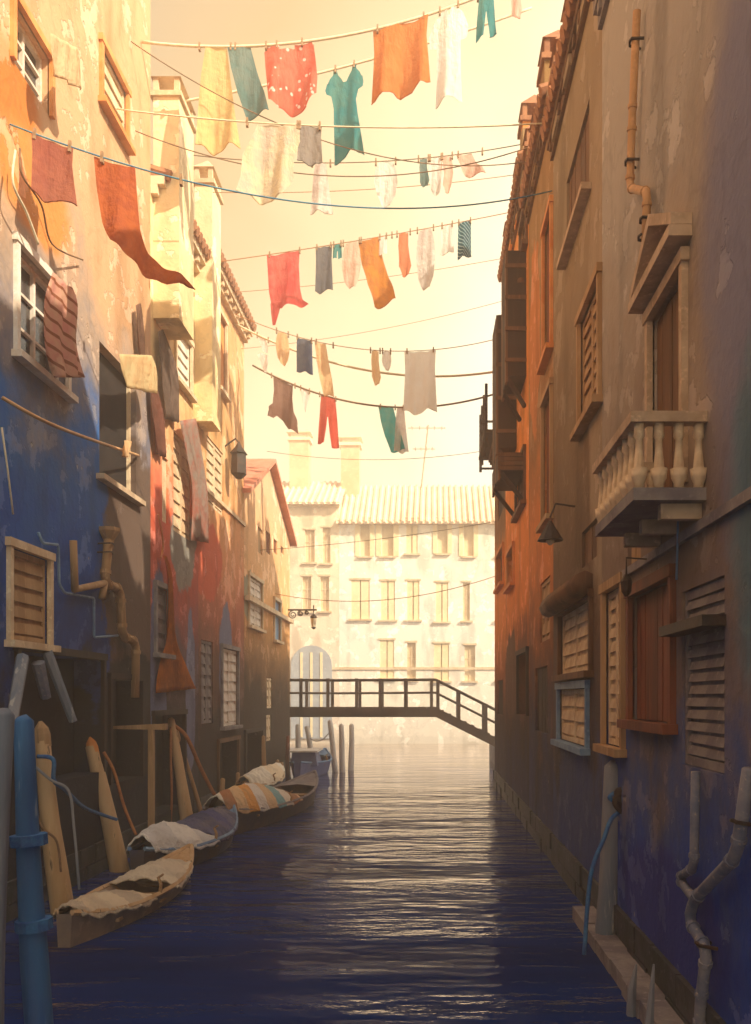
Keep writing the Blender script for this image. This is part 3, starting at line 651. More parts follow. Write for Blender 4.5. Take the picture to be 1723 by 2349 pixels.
# ------------------------------------------------------------------ footbridge
DB = 43.4
br = thing('footbridge', (-1.5, DB+1, 0), 'dark timber footbridge with railings crossing the canal at its far end', 'bridge')
def bx(px): return (px-CX)*DB/F
zt = Zat(1622, DB); xs0, xk, xe = -9.5, bx(1000), bx(1160); ze = zt-1.75
for i in range(22):
    m = MB(); a = xs0+(xk-xs0)*i/22; m.box(a+.01, a+(xk-xs0)/22-.01, DB, DB+2.2, zt-.08, zt-random.random()*.012); m.build('plank', M['darkwood'], br)
for y in (DB, DB+2.08):
    m = MB(); m.box(xs0, xk, y, y+.12, zt-.5, zt-.085); m.build('beam', M['darkwood'], br)
    m = MB(); m.hexa([(xk, y, zt-.5), (xe, y, ze-.5), (xe, y+.12, ze-.5), (xk, y+.12, zt-.5), (xk, y, zt-.02), (xe, y, ze-.02), (xe, y+.12, ze-.02), (xk, y+.12, zt-.02)]); m.build('beam', M['darkwood'], br)
    for h in (.72, 1.38):
        m = MB(); m.tube([(xs0, y+.06, zt+h), ((xs0+xk)/2, y+.06, zt+h-.03), (xk, y+.06, zt+h)], .06, 6); m.build('rail', M['darkwood'], br)
        m = MB(); m.tube([(xk, y+.06, zt+h), (xe, y+.06, ze+h)], .06, 6); m.build('rail', M['darkwood'], br)
    for px in (690, 752, 818, 872, 930, 990):
        m = MB(); x = bx(px); m.box(x-.075, x+.075, y-.015, y+.135, zt-.35, zt+1.43); m.build('post', M['darkwood'], br)
    for px in (1005, 1053, 1115, 1158):
        m = MB(); x = bx(px); z = zt-(x-xk)/(xe-xk)*1.75; m.box(x-.075, x+.075, y-.014, y+.134, z-.3, z+1.42); m.build('post', M['darkwood'], br)
for i in range(9):
    m = MB(); f = (i+.5)/9; x = xk+(xe-xk)*f; z = zt-1.75*f; m.box(x-.2, x+.2, DB+.125, DB+2.075, z-.16, z-.06); m.build('step', M['darkwood'], br)
q = MB(); q.box(xe-.4, 26, DB-1.2, DB+6, -.8, ze-.15); tag(q.build('stone_quay', M['greystone'], loc=(12, DB, 0)), 'low grey stone quay where the footbridge steps come down on the right', 'quay')

# ------------------------------------------------------------------ bracket lamp on the far left corner
yl = 41.0; L0 = thing('bracket_lamp', (XL, yl, 6.4), 'black scrolled bracket lamp on the far left house corner above the bridge', 'lamp')
zb = Zat(1399, yl); m = MB(); m.tube([(XL, yl, zb), (XL+1.35, yl, zb)], .045, 6); m.tube([(XL+1.2, yl, zb-.1), (XL+1.2, yl, zb+.22)], .03, 5)
m.build('arm', M['iron'], L0)
def spiral(c, r, t0, t1, n=18): return [(c[0]+r*(1-k/n*.75)*math.cos(t0+(t1-t0)*k/n), c[1], c[2]+r*(1-k/n*.75)*math.sin(t0+(t1-t0)*k/n)) for k in range(n+1)]
for cx, r in ((.22, .2), (.58, .14), (.88, .1)):
    m = MB(); m.tube(spiral((XL+cx, yl, zb-r-.03), r, math.pi*.5, math.pi*4), .028, 5); m.build('scroll', M['iron'], L0)
m = MB(); m.tube([(XL+1.2, yl, zb-.1), (XL+1.2, yl, zb-.2)], .02, 5); m.lathe([(.05, -.42), (.2, -.36), (.06, -.2)], (XL+1.2, yl, zb), 6); m.build('lamp_cap', M['iron'], L0)
m = MB(); m.lathe([(.1, -.8), (.17, -.4)], (XL+1.2, yl, zb), 6); lg = m.build('lamp_glass', M['glass'], L0)
m = MB(); m.lathe([(.03, -.92), (.12, -.84), (.11, -.8)], (XL+1.2, yl, zb), 6); m.build('lamp_base', M['iron'], lg)

# ------------------------------------------------------------------ clothes lines
ROPES = {}
def rope(key, a, b, sag, r, mat, label):
    a, b = Vector(a), Vector(b); c = (a+b)/2
    pts = [a.lerp(b, t)-Vector((0, 0, sag*4*t*(1-t))) for t in [k/32 for k in range(33)]]
    o = MB().tube(pts, r, 6).build('clothes_line', M[mat] if isinstance(mat, str) else mat, loc=c, sm=True); tag(o, label, 'clothes line', 'washing lines across the canal')
    ROPES[key] = (a, b, sag); return o
def rp(key, t):
    a, b, s = ROPES[key]; return a.lerp(b, t)-Vector((0, 0, s*4*t*(1-t)))
def rt(key, px):
    lo, hi = -.02, 1.02
    f = lambda t: (lambda p: CX+p.x*F/p.y)(rp(key, t))
    for _ in range(40):
        mid = (lo+hi)/2
        if f(mid) < px: lo = mid
        else: hi = mid
    return (lo+hi)/2
def LR(y0, y1, d0, d1=None):           # rope ends on the two walls at depths d0, d1, seen at heights y0, y1
    d1 = d1 or d0; return (XL+.02, d0, Zat(y0, d0)), (XR-.02, d1, Zat(y1, d1))
def sagpx(d, px): return px*d/F
r_ = lambda k, y0, y1, d0, d1, s, rad, mat, lab: rope(k, *LR(y0, y1, d0, d1), sagpx((d0+d1)/2, s), rad, mat, lab)
r_('a', 96, -70, 20., 20.6, 70, .032, 'rope_pale', 'thick pale line at the very top carrying the red polka-dot top and orange cloth')
r_('b', 240, 18, 21.6, 22.2, 22, .03, 'rope_pale', 'thick pale line rising to the right and carrying the teal dress')
r_('c', 250, 282, 18.4, 19.0, 24, .016, 'rope_pale', 'pale line under the teal dress holding the cream sheet and grey towel')
r_('d', 352, 330, 23., 24., 32, .012, 'rope_brown', 'thin brown line carrying pale shirts below the teal dress')
r_('e', 285, 438, 13.7, 18.6, 96, .013, 'line_teal', 'teal blue line from the left edge with rust-coloured cloths at its left end')
r_('f', 604, 486, 26., 27.4, 6, .012, 'rope_orange', 'thin line of many small clothes beginning with the crimson cloth')
r_('g', 742, 848, 29.6, 29.2, 56, .036, 'rope_pale', 'thick white line sagging below the crimson cloth with the blue shorts')
r_('q', 715, 770, 28.9, 28.6, 60, .012, 'rope_orange', 'thin line just above the thick white one, holding the denim blue shorts')
r_('h', 838, 900, 32.6, 32., 62, .034, 'rope_brown', 'thick brown line with the red trousers, lowest of the laundry lines')
r_('i', 1035, 1030, 35.5, 34.4, 22, .01, 'rope_brown', 'thin empty line over the far roofs under the red trousers')
r_('j', 1262, 1196, 34., 34., 8, .01, 'rope_brown', 'thin empty line across the upper windows of the far houses')
r_('k', 1362, 1322, 37.5, 34.5, 34, .014, 'rope_orange', 'orange empty line level with the middle windows of the far houses')
r_('l', 440, 400, 24.6, 25.6, 16, .009, 'rope_orange', 'thin empty line just above the thin line of small clothes')
r_('m', 672, 590, 28., 28.4, 10, .008, 'rope_orange', 'thin empty line slanting up to the right behind the crimson cloth')
r_('n', 800, 690, 30.6, 30.6, 14, .008, 'rope_orange', 'thin empty line just above the thick white sagging line')
rope('o', onL(300, 95, .02), onR(1215, 370, .02), 1.0, .012, M['rope_brown'], 'thin brown line from the small orange-framed window down to the right')
rope('p', onL(310, 300, .02), onR(1235, 330, .02), .9, .012, M['rope_brown'], 'thin brown line fixed under the small orange-framed window')

# ------------------------------------------------------------------ washing
def rows_of(strip, k=3):                 # (v, l, r) rows, smoothed
    out = []
    for i in range(len(strip)-1):
        a, b = strip[i], strip[i+1]
        for j in range(k):
            t = j/k; out.append(tuple(x+(y-x)*t for x, y in zip(a, b)))
    return out+[strip[-1]]
SH = {
 'towel': [[(0, 0, 1), (.3, .02, .97), (.6, .0, 1.0), (1, -.03, 1.04)]],
 'taper': [[(0, .2, .8), (.2, .05, .95), (.5, 0, 1), (.8, .15, .9), (1, .4, .7)]],
 'flare': [[(0, .22, .72), (.3, .12, .8), (.7, .05, .93), (1, 0, 1.05)]],
 'lean': [[(0, 0, .55), (.35, .1, .7), (.7, .25, .88), (1, .45, 1.0)]],
 'sheet': [[(0, .25, .98), (.12, .2, 1.0), (.45, .02, .86), (.75, .0, .86), (1, -.05, .7)]],
 'swirl': [[(0, 0, .42), (.25, .03, .44), (.5, .08, .47), (.68, .14, .56), (.8, .24, .68), (.88, .36, .8), (.94, .55, .92), (1, .8, 1.0)]],
 'blow': [[(0, 0, .92), (.25, .03, .9), (.55, .06, .93), (.7, .12, 1.0), (.82, .42, 1.18)], [(.7, .1, .42), (.85, .12, .34), (1, .16, .24)]],
 'dress': [[(0, .2, .29), (.05, .19, .32), (.1, .1, .4), (.16, .04, .47)], [(0, .71, .8), (.05, .68, .81), (.1, .6, .9), (.16, .53, .96)], [(.15, .03, .97), (.22, -.02, 1.0), (.27, .02, .98), (.29, .14, .86), (.4, .2, .8), (.55, .2, .84), (.8, .22, .94), (1, .22, 1.02)]],
 'shirt': [[(0, .3, .44), (.1, .1, .5), (.24, -.04, .5)], [(0, .56, .7), (.1, .5, .9), (.24, .5, 1.04)], [(.1, .12, .88), (.24, -.04, 1.04), (.36, .0, 1.0), (.38, .18, .82), (.7, .17, .84), (1, .14, .88)]],
 'top': [[(0, .04, .3), (.06, .02, .3), (.08, 0, .5)], [(0, .6, .94), (.06, .6, .96), (.08, .5, 1)], [(.07, 0, .98), (.3, .02, 1.02), (.6, .06, 1.06), (.85, .1, 1.04), (1, .3, .84)]],
 'trousers': [[(0, .15, .9), (.2, .1, .94), (.42, .06, .98)], [(.4, .06, .5), (.7, .0, .43), (1, -.03, .34)], [(.4, .52, .98), (.7, .6, 1.02), (1, .72, 1.08)]],
 'shorts': [[(0, .06, .94), (.3, .02, .98), (.5, .0, 1.0)], [(.48, 0, .46), (1, -.03, .42)], [(.48, .54, 1.), (1, .58, 1.03)]],
 'sock': [[(0, .2, .8), (.3, .15, .8), (.6, .2, .9), (.8, .2, 1.), (1, .45, .85)]],
 'pennant': [[(0, 0, 1), (.5, .22, .78), (1, .46, .56)]],
 'bikini': [[(0, 0, .7), (.2, .3, .9), (.4, .5, .9)], [(.45, .3, .9), (.6, .05, .95), (.8, .4, .9), (1, .6, .8)]],
 'trunks': [[(0, .02, .98), (.08, .05, .95), (.16, .04, .96), (1, .0, 1.0)]],
 'rag': [[(0, .15, .85), (.3, .18, .84), (.6, .14, .9), (.72, .0, 1.0), (.82, .02, 1.02)], [(.8, .0, .3), (.92, -.04, .16)], [(.8, .4, 1.0), (1, .72, 1.04)]],
}
def short(label):
    for w in (' on ', ' hanging', ' beside', ' between', ' under', ' above', ' right of', ' left of', ' at the', ' near', ' in the', ' with', ' swirling', ' trailing', ' blowing', ' over', ' in front'):
        if len(label.split(w)[0].split()) > 2: label = label.split(w)[0]
    return label
def garment(key, shape, px0, px1, py0, py1, mat, name, label, cat, ncol=16, fold=None, drop=0., peg=True, wind=0.):
    t0, t1 = rt(key, px0), rt(key, px1); A_, B_ = rp(key, t0), rp(key, t1)
    d = (A_.y+B_.y)/2; h = (py1-py0)*d/F
    u = B_-A_; u.z *= .9; w = u.length; u = u/w
    nrm = u.cross(Vector((0, 0, 1))).normalized()
    fold = fold if fold is not None else min(.16, w*.12)
    ph = random.uniform(0, 6); nf = max(1.6, min(4.5, w/.45)); m = MB(); th = 0.; edges = []
    for strip in SH[shape]:
        rws = rows_of(strip, 5); base = len(m.v); nc = ncol; W_ = nc+1; R = len(rws)
        fr, bk = [], []
        for v, l, r in rws:
            for k in range(W_):
                s = l+(r-l)*k/nc
                t = t0+(t1-t0)*s
                top = rp(key, min(1, max(0, t)))
                z = -v*h-(.03*w*math.sin(math.pi*min(1, max(0, s))*2)**2)*(1-v)
                z += .025*h*math.sin(s*9+ph)*(v**2)
                off = fold*(.25+v)*math.sin(s*nf*6.28/1.0*.5+ph+v*1.2)+.3*fold*math.sin(v*5+ph*2)*v+wind*v*v+.22*fold*math.sin(s*nf*9.1+ph*3+v*2.)*(.3+v)+.12*fold*math.sin(s*23+v*9+ph)*v
                p = top+Vector((0, 0, z-.012-drop*d/F))+nrm*off
                fr.append(p+nrm*th); bk.append(p-nrm*th)
        m.v += [tuple(p) for p in fr]; n = len(fr); edges.append(([fr[(R-1)*W_+k] for k in range(W_)], [fr[i*W_] for i in range(R)], [fr[i*W_+nc] for i in range(R)]))
        for i in range(R-1):
            for k in range(nc):
                a = base+i*W_+k; m.f.append((a, a+1, a+1+W_, a+W_))
    o = m.build(name, mat, loc=(A_+B_)/2, sm=True); tag(o, label, cat, 'washing on the lines')
    if w > .3:
        for e in edges[-1:]:
            hm = MB(); hm.tube(e[0], .013, 4)
            hm.build('hem', mat, o)
    if peg:
        for s in (.08, .92) if shape not in ('dress', 'shirt', 'top') else (.25, .75):
            p = rp(key, t0+(t1-t0)*s); q = MB(); q.hexa([(p.x-.02, p.y-.045, p.z-.1), (p.x+.02, p.y-.045, p.z-.1), (p.x+.025, p.y+.045, p.z-.1), (p.x-.025, p.y+.045, p.z-.1), (p.x-.02, p.y-.02, p.z+.09), (p.x+.02, p.y-.02, p.z+.09), (p.x+.02, p.y+.02, p.z+.09), (p.x-.02, p.y+.02, p.z+.09)])
            k = q.build('clothes_peg', M['peg'], loc=p); tag(k, ('left' if s < .5 else 'right')+' wooden peg holding the '+short(label), 'peg', 'pegs on the lines')
    return o
Cl = {}
Cl['yellow'] = cloth('pale_yellow_linen', (.86, .68, .32), (.78, .56, .28)); Cl['tealgrey'] = cloth('teal_grey_cotton', (.13, .26, .26), (.22, .3, .28))
Cl['red'] = cloth('coral_red_cotton', (.8, .16, .11), (.82, .26, .18), 'dots', (.95, .8, .72)); Cl['teal'] = cloth('teal_cotton', (.03, .27, .3), (.1, .32, .3))
Cl['orange'] = cloth('orange_cotton', (.82, .3, .1), (.72, .24, .07)); Cl['white'] = cloth('white_cotton', (.97, .95, .9), (.93, .89, .82)); Cl['cream'] = cloth('cream_sheet', (.9, .8, .56), (.72, .64, .54))
Cl['grey'] = cloth('grey_towelling', (.42, .38, .33), (.36, .33, .32)); Cl['pink'] = cloth('pale_pink_cotton', (.88, .52, .42), (.84, .62, .5)); Cl['palepink'] = cloth('blush_cotton', (.9, .68, .56), (.86, .56, .44))
Cl['crimson'] = cloth('crimson_cotton', (.7, .09, .09), (.78, .2, .17)); Cl['slate'] = cloth('slate_cotton', (.14, .15, .18), (.2, .2, .22)); Cl['ochre'] = cloth('ochre_cotton', (.8, .32, .06), (.62, .24, .08))
Cl['terra'] = cloth('terracotta_cotton', (.78, .3, .16), (.74, .25, .13)); Cl['navy'] = cloth('navy_cotton', (.02, .1, .16), (.03, .16, .2), 'diag', (.5, .66, .68)); Cl['blue'] = cloth('denim_blue_cotton', (.08, .12, .24), (.16, .19, .26))
Cl['peach'] = cloth('peach_cotton', (.93, .66, .38), (.9, .62, .36)); Cl['brown'] = cloth('brown_cotton', (.24, .12, .09), (.3, .18, .14)); Cl['rose'] = cloth('rosy_red_cotton', (.66, .1, .07), (.72, .16, .11)); Cl['rust'] = cloth('rust_cotton', (.6, .17, .06), (.46, .12, .06)); Cl['dusky'] = cloth('dusky_red_cotton', (.46, .17, .11), (.38, .13, .1))
Cl['tealp'] = cloth('teal_hemmed_cotton', (.05, .45, .45), (.16, .46, .42)); Cl['lace'] = cloth('white_lace', (.88, .84, .78), (.7, .6, .56))
g = garment
g('a', 'flare', 450, 548, 112, 345, Cl['yellow'], 'hanging_sheet', 'pale yellow sheet at the left end of the top line', 'sheet')
g('a', 'lean', 522, 618, 112, 268, Cl['tealgrey'], 'hanging_towel', 'slate teal towel slanting beside the pale yellow sheet', 'towel')
g('a', 'top', 606, 722, 95, 250, Cl['red'], 'hanging_blouse', 'coral red top with white dots on the top line', 'top')
g('a', 'towel', 856, 982, 82, 245, Cl['orange'], 'hanging_skirt', 'orange skirt cloth on the top line', 'skirt')
g('a', 'shirt', 988, 1072, 50, 262, Cl['white'], 'hanging_dress', 'long white shirt dress beside the orange skirt', 'dress')
g('a', 'trousers', 1093, 1136, 40, 140, Cl['teal'], 'hanging_trousers', 'small teal trousers on the top line right of the white dress', 'trousers')
g('a', 'sock', 1168, 1198, -6, 82, Cl['pink'], 'hanging_sock', 'pink sock at the right end of the top line', 'sock')
g('b', 'dress', 748, 834, 150, 358, Cl['teal'], 'hanging_dress', 'teal dress with short sleeves hanging by two straps', 'dress')
g('c', 'sheet', 556, 694, 262, 448, Cl['cream'], 'hanging_sheet', 'wide cream sheet blowing under the red dotted top', 'sheet', wind=.25)
g('c', 'towel', 684, 738, 272, 356, Cl['grey'], 'hanging_towel', 'grey towel between the cream sheet and the teal dress', 'towel')
g('d', 'flare', 712, 762, 366, 480, Cl['lace'], 'hanging_nightgown', 'long pale grey-white nightgown on the thin brown line', 'nightgown')
g('d', 'taper', 858, 912, 362, 462, Cl['white'], 'hanging_blouse', 'white blouse tapering to a point under the teal dress', 'blouse')
g('d', 'sock', 958, 985, 336, 400, Cl['tealgrey'], 'hanging_sock', 'small grey teal sock on the thin brown line', 'sock')
g('d', 'taper', 984, 1018, 345, 432, Cl['white'], 'hanging_vest', 'white vest right of the small grey teal sock', 'vest')
g('d', 'taper', 1010, 1040, 348, 428, Cl['palepink'], 'hanging_vest', 'blush pink vest overlapping the white vest', 'vest')
g('d', 'lean', 1046, 1112, 352, 406, Cl['pink'], 'hanging_cloth', 'small coral pink cloth at the right of the thin brown line', 'cloth')
g('e', 'towel', 72, 168, 328, 478, Cl['dusky'], 'hanging_towel', 'dusky red towel at the far left on the teal blue line', 'towel', wind=.2)
g('e', 'swirl', 216, 432, 378, 662, Cl['rust'], 'hanging_sheet', 'long rust-brown sheet swirling out to the right by the peach house', 'sheet', ncol=16, peg=True, wind=.5)
g('f', 'blow', 612, 694, 568, 722, Cl['crimson'], 'hanging_shirt', 'crimson cloth blowing out at its lower right', 'shirt', ncol=12)
g('f', 'towel', 724, 762, 560, 662, Cl['slate'], 'hanging_towel', 'slate grey towel right of the crimson cloth', 'towel')
g('f', 'shorts', 764, 784, 552, 584, Cl['teal'], 'hanging_briefs', 'tiny teal briefs beside the slate grey towel', 'briefs')
g('f', 'taper', 784, 828, 546, 652, Cl['palepink'], 'hanging_nightshirt', 'blush pink nightshirt between teal briefs and ochre scarf', 'nightshirt')
g('f', 'lean', 822, 906, 526, 682, Cl['ochre'], 'hanging_scarf', 'ochre orange scarf trailing to a point', 'scarf')
g('f', 'towel', 870, 888, 534, 574, Cl['white'], 'hanging_cloth', 'tiny white cloth right of the ochre scarf', 'cloth')
g('f', 'sock', 908, 944, 526, 622, Cl['terra'], 'hanging_stocking', 'terracotta stocking on the thin line of small clothes', 'stocking')
g('f', 'taper', 954, 998, 522, 660, Cl['lace'], 'hanging_slip', 'white lace slip right of the terracotta stocking', 'slip')
g('f', 'towel', 1012, 1040, 512, 576, Cl['white'], 'hanging_cloth', 'plain white cloth between the lace slip and the navy shorts', 'cloth')
g('f', 'trunks', 1050, 1082, 510, 592, Cl['navy'], 'hanging_shorts', 'navy striped shorts at the right end of the thin line', 'shorts')
g('g', 'bikini', 588, 618, 772, 850, Cl['white'], 'hanging_bikini', 'white bikini at the left of the thick white line', 'bikini')
g('q', 'taper', 632, 664, 748, 822, Cl['peach'], 'hanging_cloth', 'slim pale peach cloth left of the denim blue shorts', 'cloth')
g('q', 'trunks', 679, 718, 762, 838, Cl['blue'], 'hanging_shorts', 'denim blue shorts hanging over the thick white line', 'shorts')
g('q', 'lean', 722, 768, 766, 884, Cl['peach'], 'hanging_dress', 'long peach cloth right of the denim blue shorts', 'dress')
g('g', 'sock', 726, 748, 820, 862, Cl['white'], 'hanging_sock', 'tiny white sock in front of the long peach cloth', 'sock')
g('q', 'sock', 848, 874, 812, 888, Cl['peach'], 'hanging_stocking', 'peach stocking in the middle of the thick white line', 'stocking')
g('q', 'taper', 876, 898, 808, 852, Cl['white'], 'laundry_cloth', 'small white cap cloth right of the peach stocking', 'cap')
g('q', 'towel', 928, 1000, 800, 940, Cl['white'], 'hanging_nightdress', 'large white nightdress near the right of the thick white line', 'nightdress')
g('h', 'rag', 618, 682, 885, 992, Cl['brown'], 'hanging_shirt', 'brown shirt hung by its shoulders on the thick brown line', 'shirt')
g('h', 'pennant', 688, 712, 908, 958, Cl['white'], 'hanging_kerchief', 'white triangular kerchief beside the brown shirt', 'kerchief')
g('h', 'trousers', 730, 774, 918, 1030, Cl['rose'], 'hanging_trousers', 'red trousers on the thick brown line', 'trousers')
g('h', 'lean', 868, 930, 932, 1030, Cl['tealp'], 'hanging_shirt', 'teal shirt at the right of the thick brown line', 'shirt')
g('h', 'flare', 904, 936, 935, 1036, Cl['lace'], 'hanging_scarf', 'white lace scarf beside the teal shirt', 'scarf')

# cloths hung on the left walls
def wallcloth(pts_l, pts_r, off, mat, name, label, cat, fold=.05):
    m = MB(); nc = 8; a = bez(pts_l, 4); b = bez(pts_r, 4); R = len(a); W_ = nc+1; n = R*W_
    fr, bk = [], []
    for i in range(R):
        for k in range(W_):
            p = a[i].lerp(b[i], k/nc); o = off+fold*math.sin(k*1.7+i*.35)*(.3+i/R); fr.append((p.x+o, p.y, p.z)); bk.append((p.x+o-.008, p.y, p.z))
    m.v = fr+bk
    for i in range(R-1):
        for k in range(nc): q = i*W_+k; m.f += [(q, q+1, q+1+W_, q+W_), (q+n, q+n+W_, q+n+W_+1, q+n+1)]
        q = i*W_; m.f += [(q, q+W_, q+W_+n, q+n), (q+nc, q+nc+n, q+nc+W_+n, q+nc+W_)]
    for k in range(nc): m.f += [(k, k+n, k+1+n, k+1), ((R-1)*W_+k, (R-1)*W_+k+1, (R-1)*W_+k+1+n, (R-1)*W_+k+n)]
    return tag(m.build(name, mat, loc=a[0], sm=True), label, cat)
wp = lambda px, py: onL(px, py, .02)
wallcloth([wp(366, 1275), wp(376, 1330), wp(376, 1450), wp(362, 1520), wp(352, 1590)], [wp(372, 1275), wp(386, 1330), wp(392, 1450), wp(420, 1520), wp(440, 1580)], .1, cloth('orange_sailcloth', (.72, .24, .03), (.5, .16, .03)), 'hanging_net', 'bright orange sailcloth hanging from a cord on the dark left wall', 'sailcloth')
wallcloth([wp(36, 75), wp(34, 120), wp(44, 170)], [wp(104, 110), wp(108, 160), wp(116, 208)], .55, cloth('cream_awning', (.9, .74, .48), (.8, .6, .36)), 'window_blind', 'cream blind billowing from the topmost left window', 'blind')
wallcloth([wp(66, 625), wp(42, 690), wp(44, 780), wp(62, 830), wp(76, 866)], [wp(112, 660), wp(124, 700), wp(126, 770), wp(134, 815), wp(142, 866)], .4, cloth('pink_striped_awning', (.88, .6, .44), (.85, .42, .36), 'stripes', (.45, .16, .08)), 'window_blind', 'pink striped blind over the large white-framed left window', 'blind')
wallcloth([wp(216, 812), wp(218, 850), wp(232, 888)], [wp(294, 815), wp(306, 850), wp(314, 905)], .5, cloth('cream_awning_two', (.9, .76, .46), (.86, .62, .34)), 'window_blind', 'cream blind over the dark opening beside the striped blind', 'blind')
wallcloth([wp(395, 965), wp(410, 1050), wp(424, 1130), wp(426, 1240)], [wp(432, 960), wp(446, 1040), wp(462, 1130), wp(468, 1246)], .2, cloth('grey_pink_cloth', (.5, .42, .36), (.6, .24, .18)), 'hanging_rug', 'long grey and pink rug hanging down the red wall', 'rug')
for (a, b, y0, y1, c, lab) in ((300, 322, 700, 870, (.3, .16, .11), 'brown strip of cloth hanging nearest on the red-washed wall'), (333, 368, 880, 1040, (.34, .14, .1), 'dusky brown cloth hanging between the two pale shutters'), (352, 400, 760, 960, (.3, .2, .16), 'long taupe cloth hanging below the yellow house windows')):
    wallcloth([wp(a, y0), wp(a+4, (y0+y1)/2), wp(a+16, y1)], [wp(a+10, y0-4), wp(b-4, (y0+y1)/2), wp(b, y1+10)], .12, cloth('taupe_cloth', c), 'hanging_cloth', lab, 'cloth')

# ------------------------------------------------------------------ boats
def boat(name, label, cat, y0, y1, xc0, xc1, beam, free, mat, bow_up=.5, stern_up=.2, grp='boats moored along the left wall', sharp=1.7, inner='darkwood', rim='tanwood', seats=3):
    """y0 is the near end; loft of stations from near end to far end"""
    root = thing(name, ((xc0+xc1)/2, (y0+y1)/2, 0), label, cat, grp)
    N = 18; prof = []
    def st(t):
        w = beam/2*max(.03, (math.sin(math.pi*min(1, max(0, t*.95+.035)))**.75) if t < .5 else (1-((t-.5)*2)**sharp)**.9*math.sin(math.pi*.51)**.75 if t < .995 else .03)
        z = free+bow_up*max(0, (t-.55)/.45)**2+stern_up*max(0, (.3-t)/.3)**2
        return xc0+(xc1-xc0)*t, y0+(y1-y0)*t, w, z
    m = MB(); K = 7
    def ring(t, s, dz):
        x, y, w, z = st(t); out = []
        for k in range(K):
            a = -1+2*k/(K-1); ww = (w-s)*(abs(a)**.6)*(1 if a > 0 else -1); zz = (-.25+dz)+(z+.25-dz)*(abs(a)**2.6)
            rise = max(0, t-.82)/.18; zz += rise**2*(z-.1)*(1-abs(a)**2.6)*.7
            out.append((x+ww, y, zz))
        return out
    for s, dz in ((0, 0), (.05, .34)):
        b = len(m.v)
        for i in range(N+1): m.v += ring(min(.985, max(.012, i/N)) if s else i/N, s, dz)
        for i in range(N):
            for k in range(K-1): q = b+i*K+k; m.f.append((q, q+1, q+1+K, q+K))
        m.f.append(tuple(b+k for k in range(K)))
    b2 = (N+1)*K
    for i in range(N):
        for k in (0, K-1): q = i*K+k; m.f.append((q, q+K, q+K+b2, q+b2))
    m.build('hull', M[mat] if isinstance(mat, str) else mat, root, sm=False)
    for sgn in (-1, 1):
        pts = []
        for i in range(N+1):
            x, y, w, z = st(i/N); pts.append((x+sgn*w, y, z+.02))
        q = MB(); q.tube(pts, .045, 5); q.build('gunwale', M[rim], root)
    for sgn in (-1, 1):
        for f, rr in ((.62, .022), (.3, .018)):
            pts = []
            for i in range(N+1):
                x, y, w, z = st(i/N); a = .93 if f > .5 else .8
                k_ = ring(i/N, 0, 0); u = 5-f*2.; i0 = min(K-2, int(u)); fr_ = u-i0; p_ = Vector(k_[i0]).lerp(Vector(k_[i0+1]), fr_)
                pts.append((x+sgn*abs(p_.x-x)*1.01, y, p_.z))
            q = MB(); q.tube(pts, rr, 4); q.build('strake', M[rim], root)
    for t in (.3, .42, .54, .66):
        q = MB(); q.tube([Vector(p) for p in ring(t, .055, .37)], .022, 4); q.build('rib', M['tanwood'], root)
    x, y, w, z = st(.4); q = MB(); q.tube([(x+w, y, z), (x+w+.02, y, z+.16), (x+w-.04, y+.05, z+.27), (x+w+.05, y+.02, z+.33)], [.035, .03, .03, .02], 6); q.build('rowlock', M['tanwood'], root)
    for i in range(seats):
        t = .2+.5*i/max(1, seats-1) if seats > 1 else .4; x, y, w, z = st(t)
        q = MB(); q.box(x-w*.93, x+w*.93, y-.16, y+.16, z-.16, z-.11); q.build('seat', M['tanwood'], root)
    x, y, w, z = st(.8); q = MB(); a, bb, c, dd = st(.78), st(.88), st(.97), st(.99)
    for s in (-1, 1):
        q.quad((a[0], a[1], a[3]+.07), (a[0]+s*a[2], a[1], a[3]+.005), (bb[0]+s*bb[2], bb[1], bb[3]+.005), (bb[0], bb[1], bb[3]+.06))
        q.quad((bb[0], bb[1], bb[3]+.06), (bb[0]+s*bb[2], bb[1], bb[3]+.005), (c[0]+s*c[2], c[1], c[3]+.005), (c[0], c[1], c[3]+.04))
    q.build('foredeck', M[rim], root)
    root_st = st; return root, st
def cover(st, t0, t1, mat, name, label, up=.35, sag=.0, over=.06):
    m = MB(); R = 22; K = 13; fr = []
    for i in range(R+1):
        t = t0+(t1-t0)*i/R; x, y, w, z = st(t)
        hump = up*math.sin(math.pi*(.12+.8*i/R))**.7
        for k in range(K):
            a = -1+2*k/(K-1); zz = z+.035+hump*(1-abs(a)**1.7)+.022*math.sin(i*1.3+k*2.1)+random.uniform(-.014, .014)-(.05+.02*math.sin(i*.45) if k in (0, K-1) else 0)
            fr.append((x+a*(w+over), y, zz))
    n = len(fr); m.v = fr+[(x, y, z-.03) for x, y, z in fr]
    for i in range(R):
        for k in range(K-1): q = i*K+k; m.f += [(q, q+1, q+1+K, q+K), (q+n, q+n+K, q+n+K+1, q+n+1)]
        q = i*K; m.f += [(q, q+K, q+K+n, q+n), (q+K-1, q+K-1+n, q+K-1+K+n, q+K-1+K)]
    for k in range(K-1): m.f += [(k, k+n, k+n+1, k+1), (R*K+k, R*K+k+1, R*K+k+1+n, R*K+k+n)]
    x, y, w, z = st((t0+t1)/2); return tag(m.build(name, mat, loc=(x, y, z), sm=True), label, 'tarpaulin', 'tarpaulins over the boats')
hulls = {'a': paint('grey_brown_hull', (.36, .25, .17), (.2, .15, .13), 1.2, .6, .4), 'b': paint('blue_black_hull', (.05, .06, .12), (.09, .06, .05), 1.1, .5, .4), 'c': paint('umber_hull', (.12, .07, .045), (.06, .05, .06), 1.1, .5, .4), 'd': paint('navy_hull', (.06, .08, .24), (.12, .15, .3), 1.2, .5, .3)}
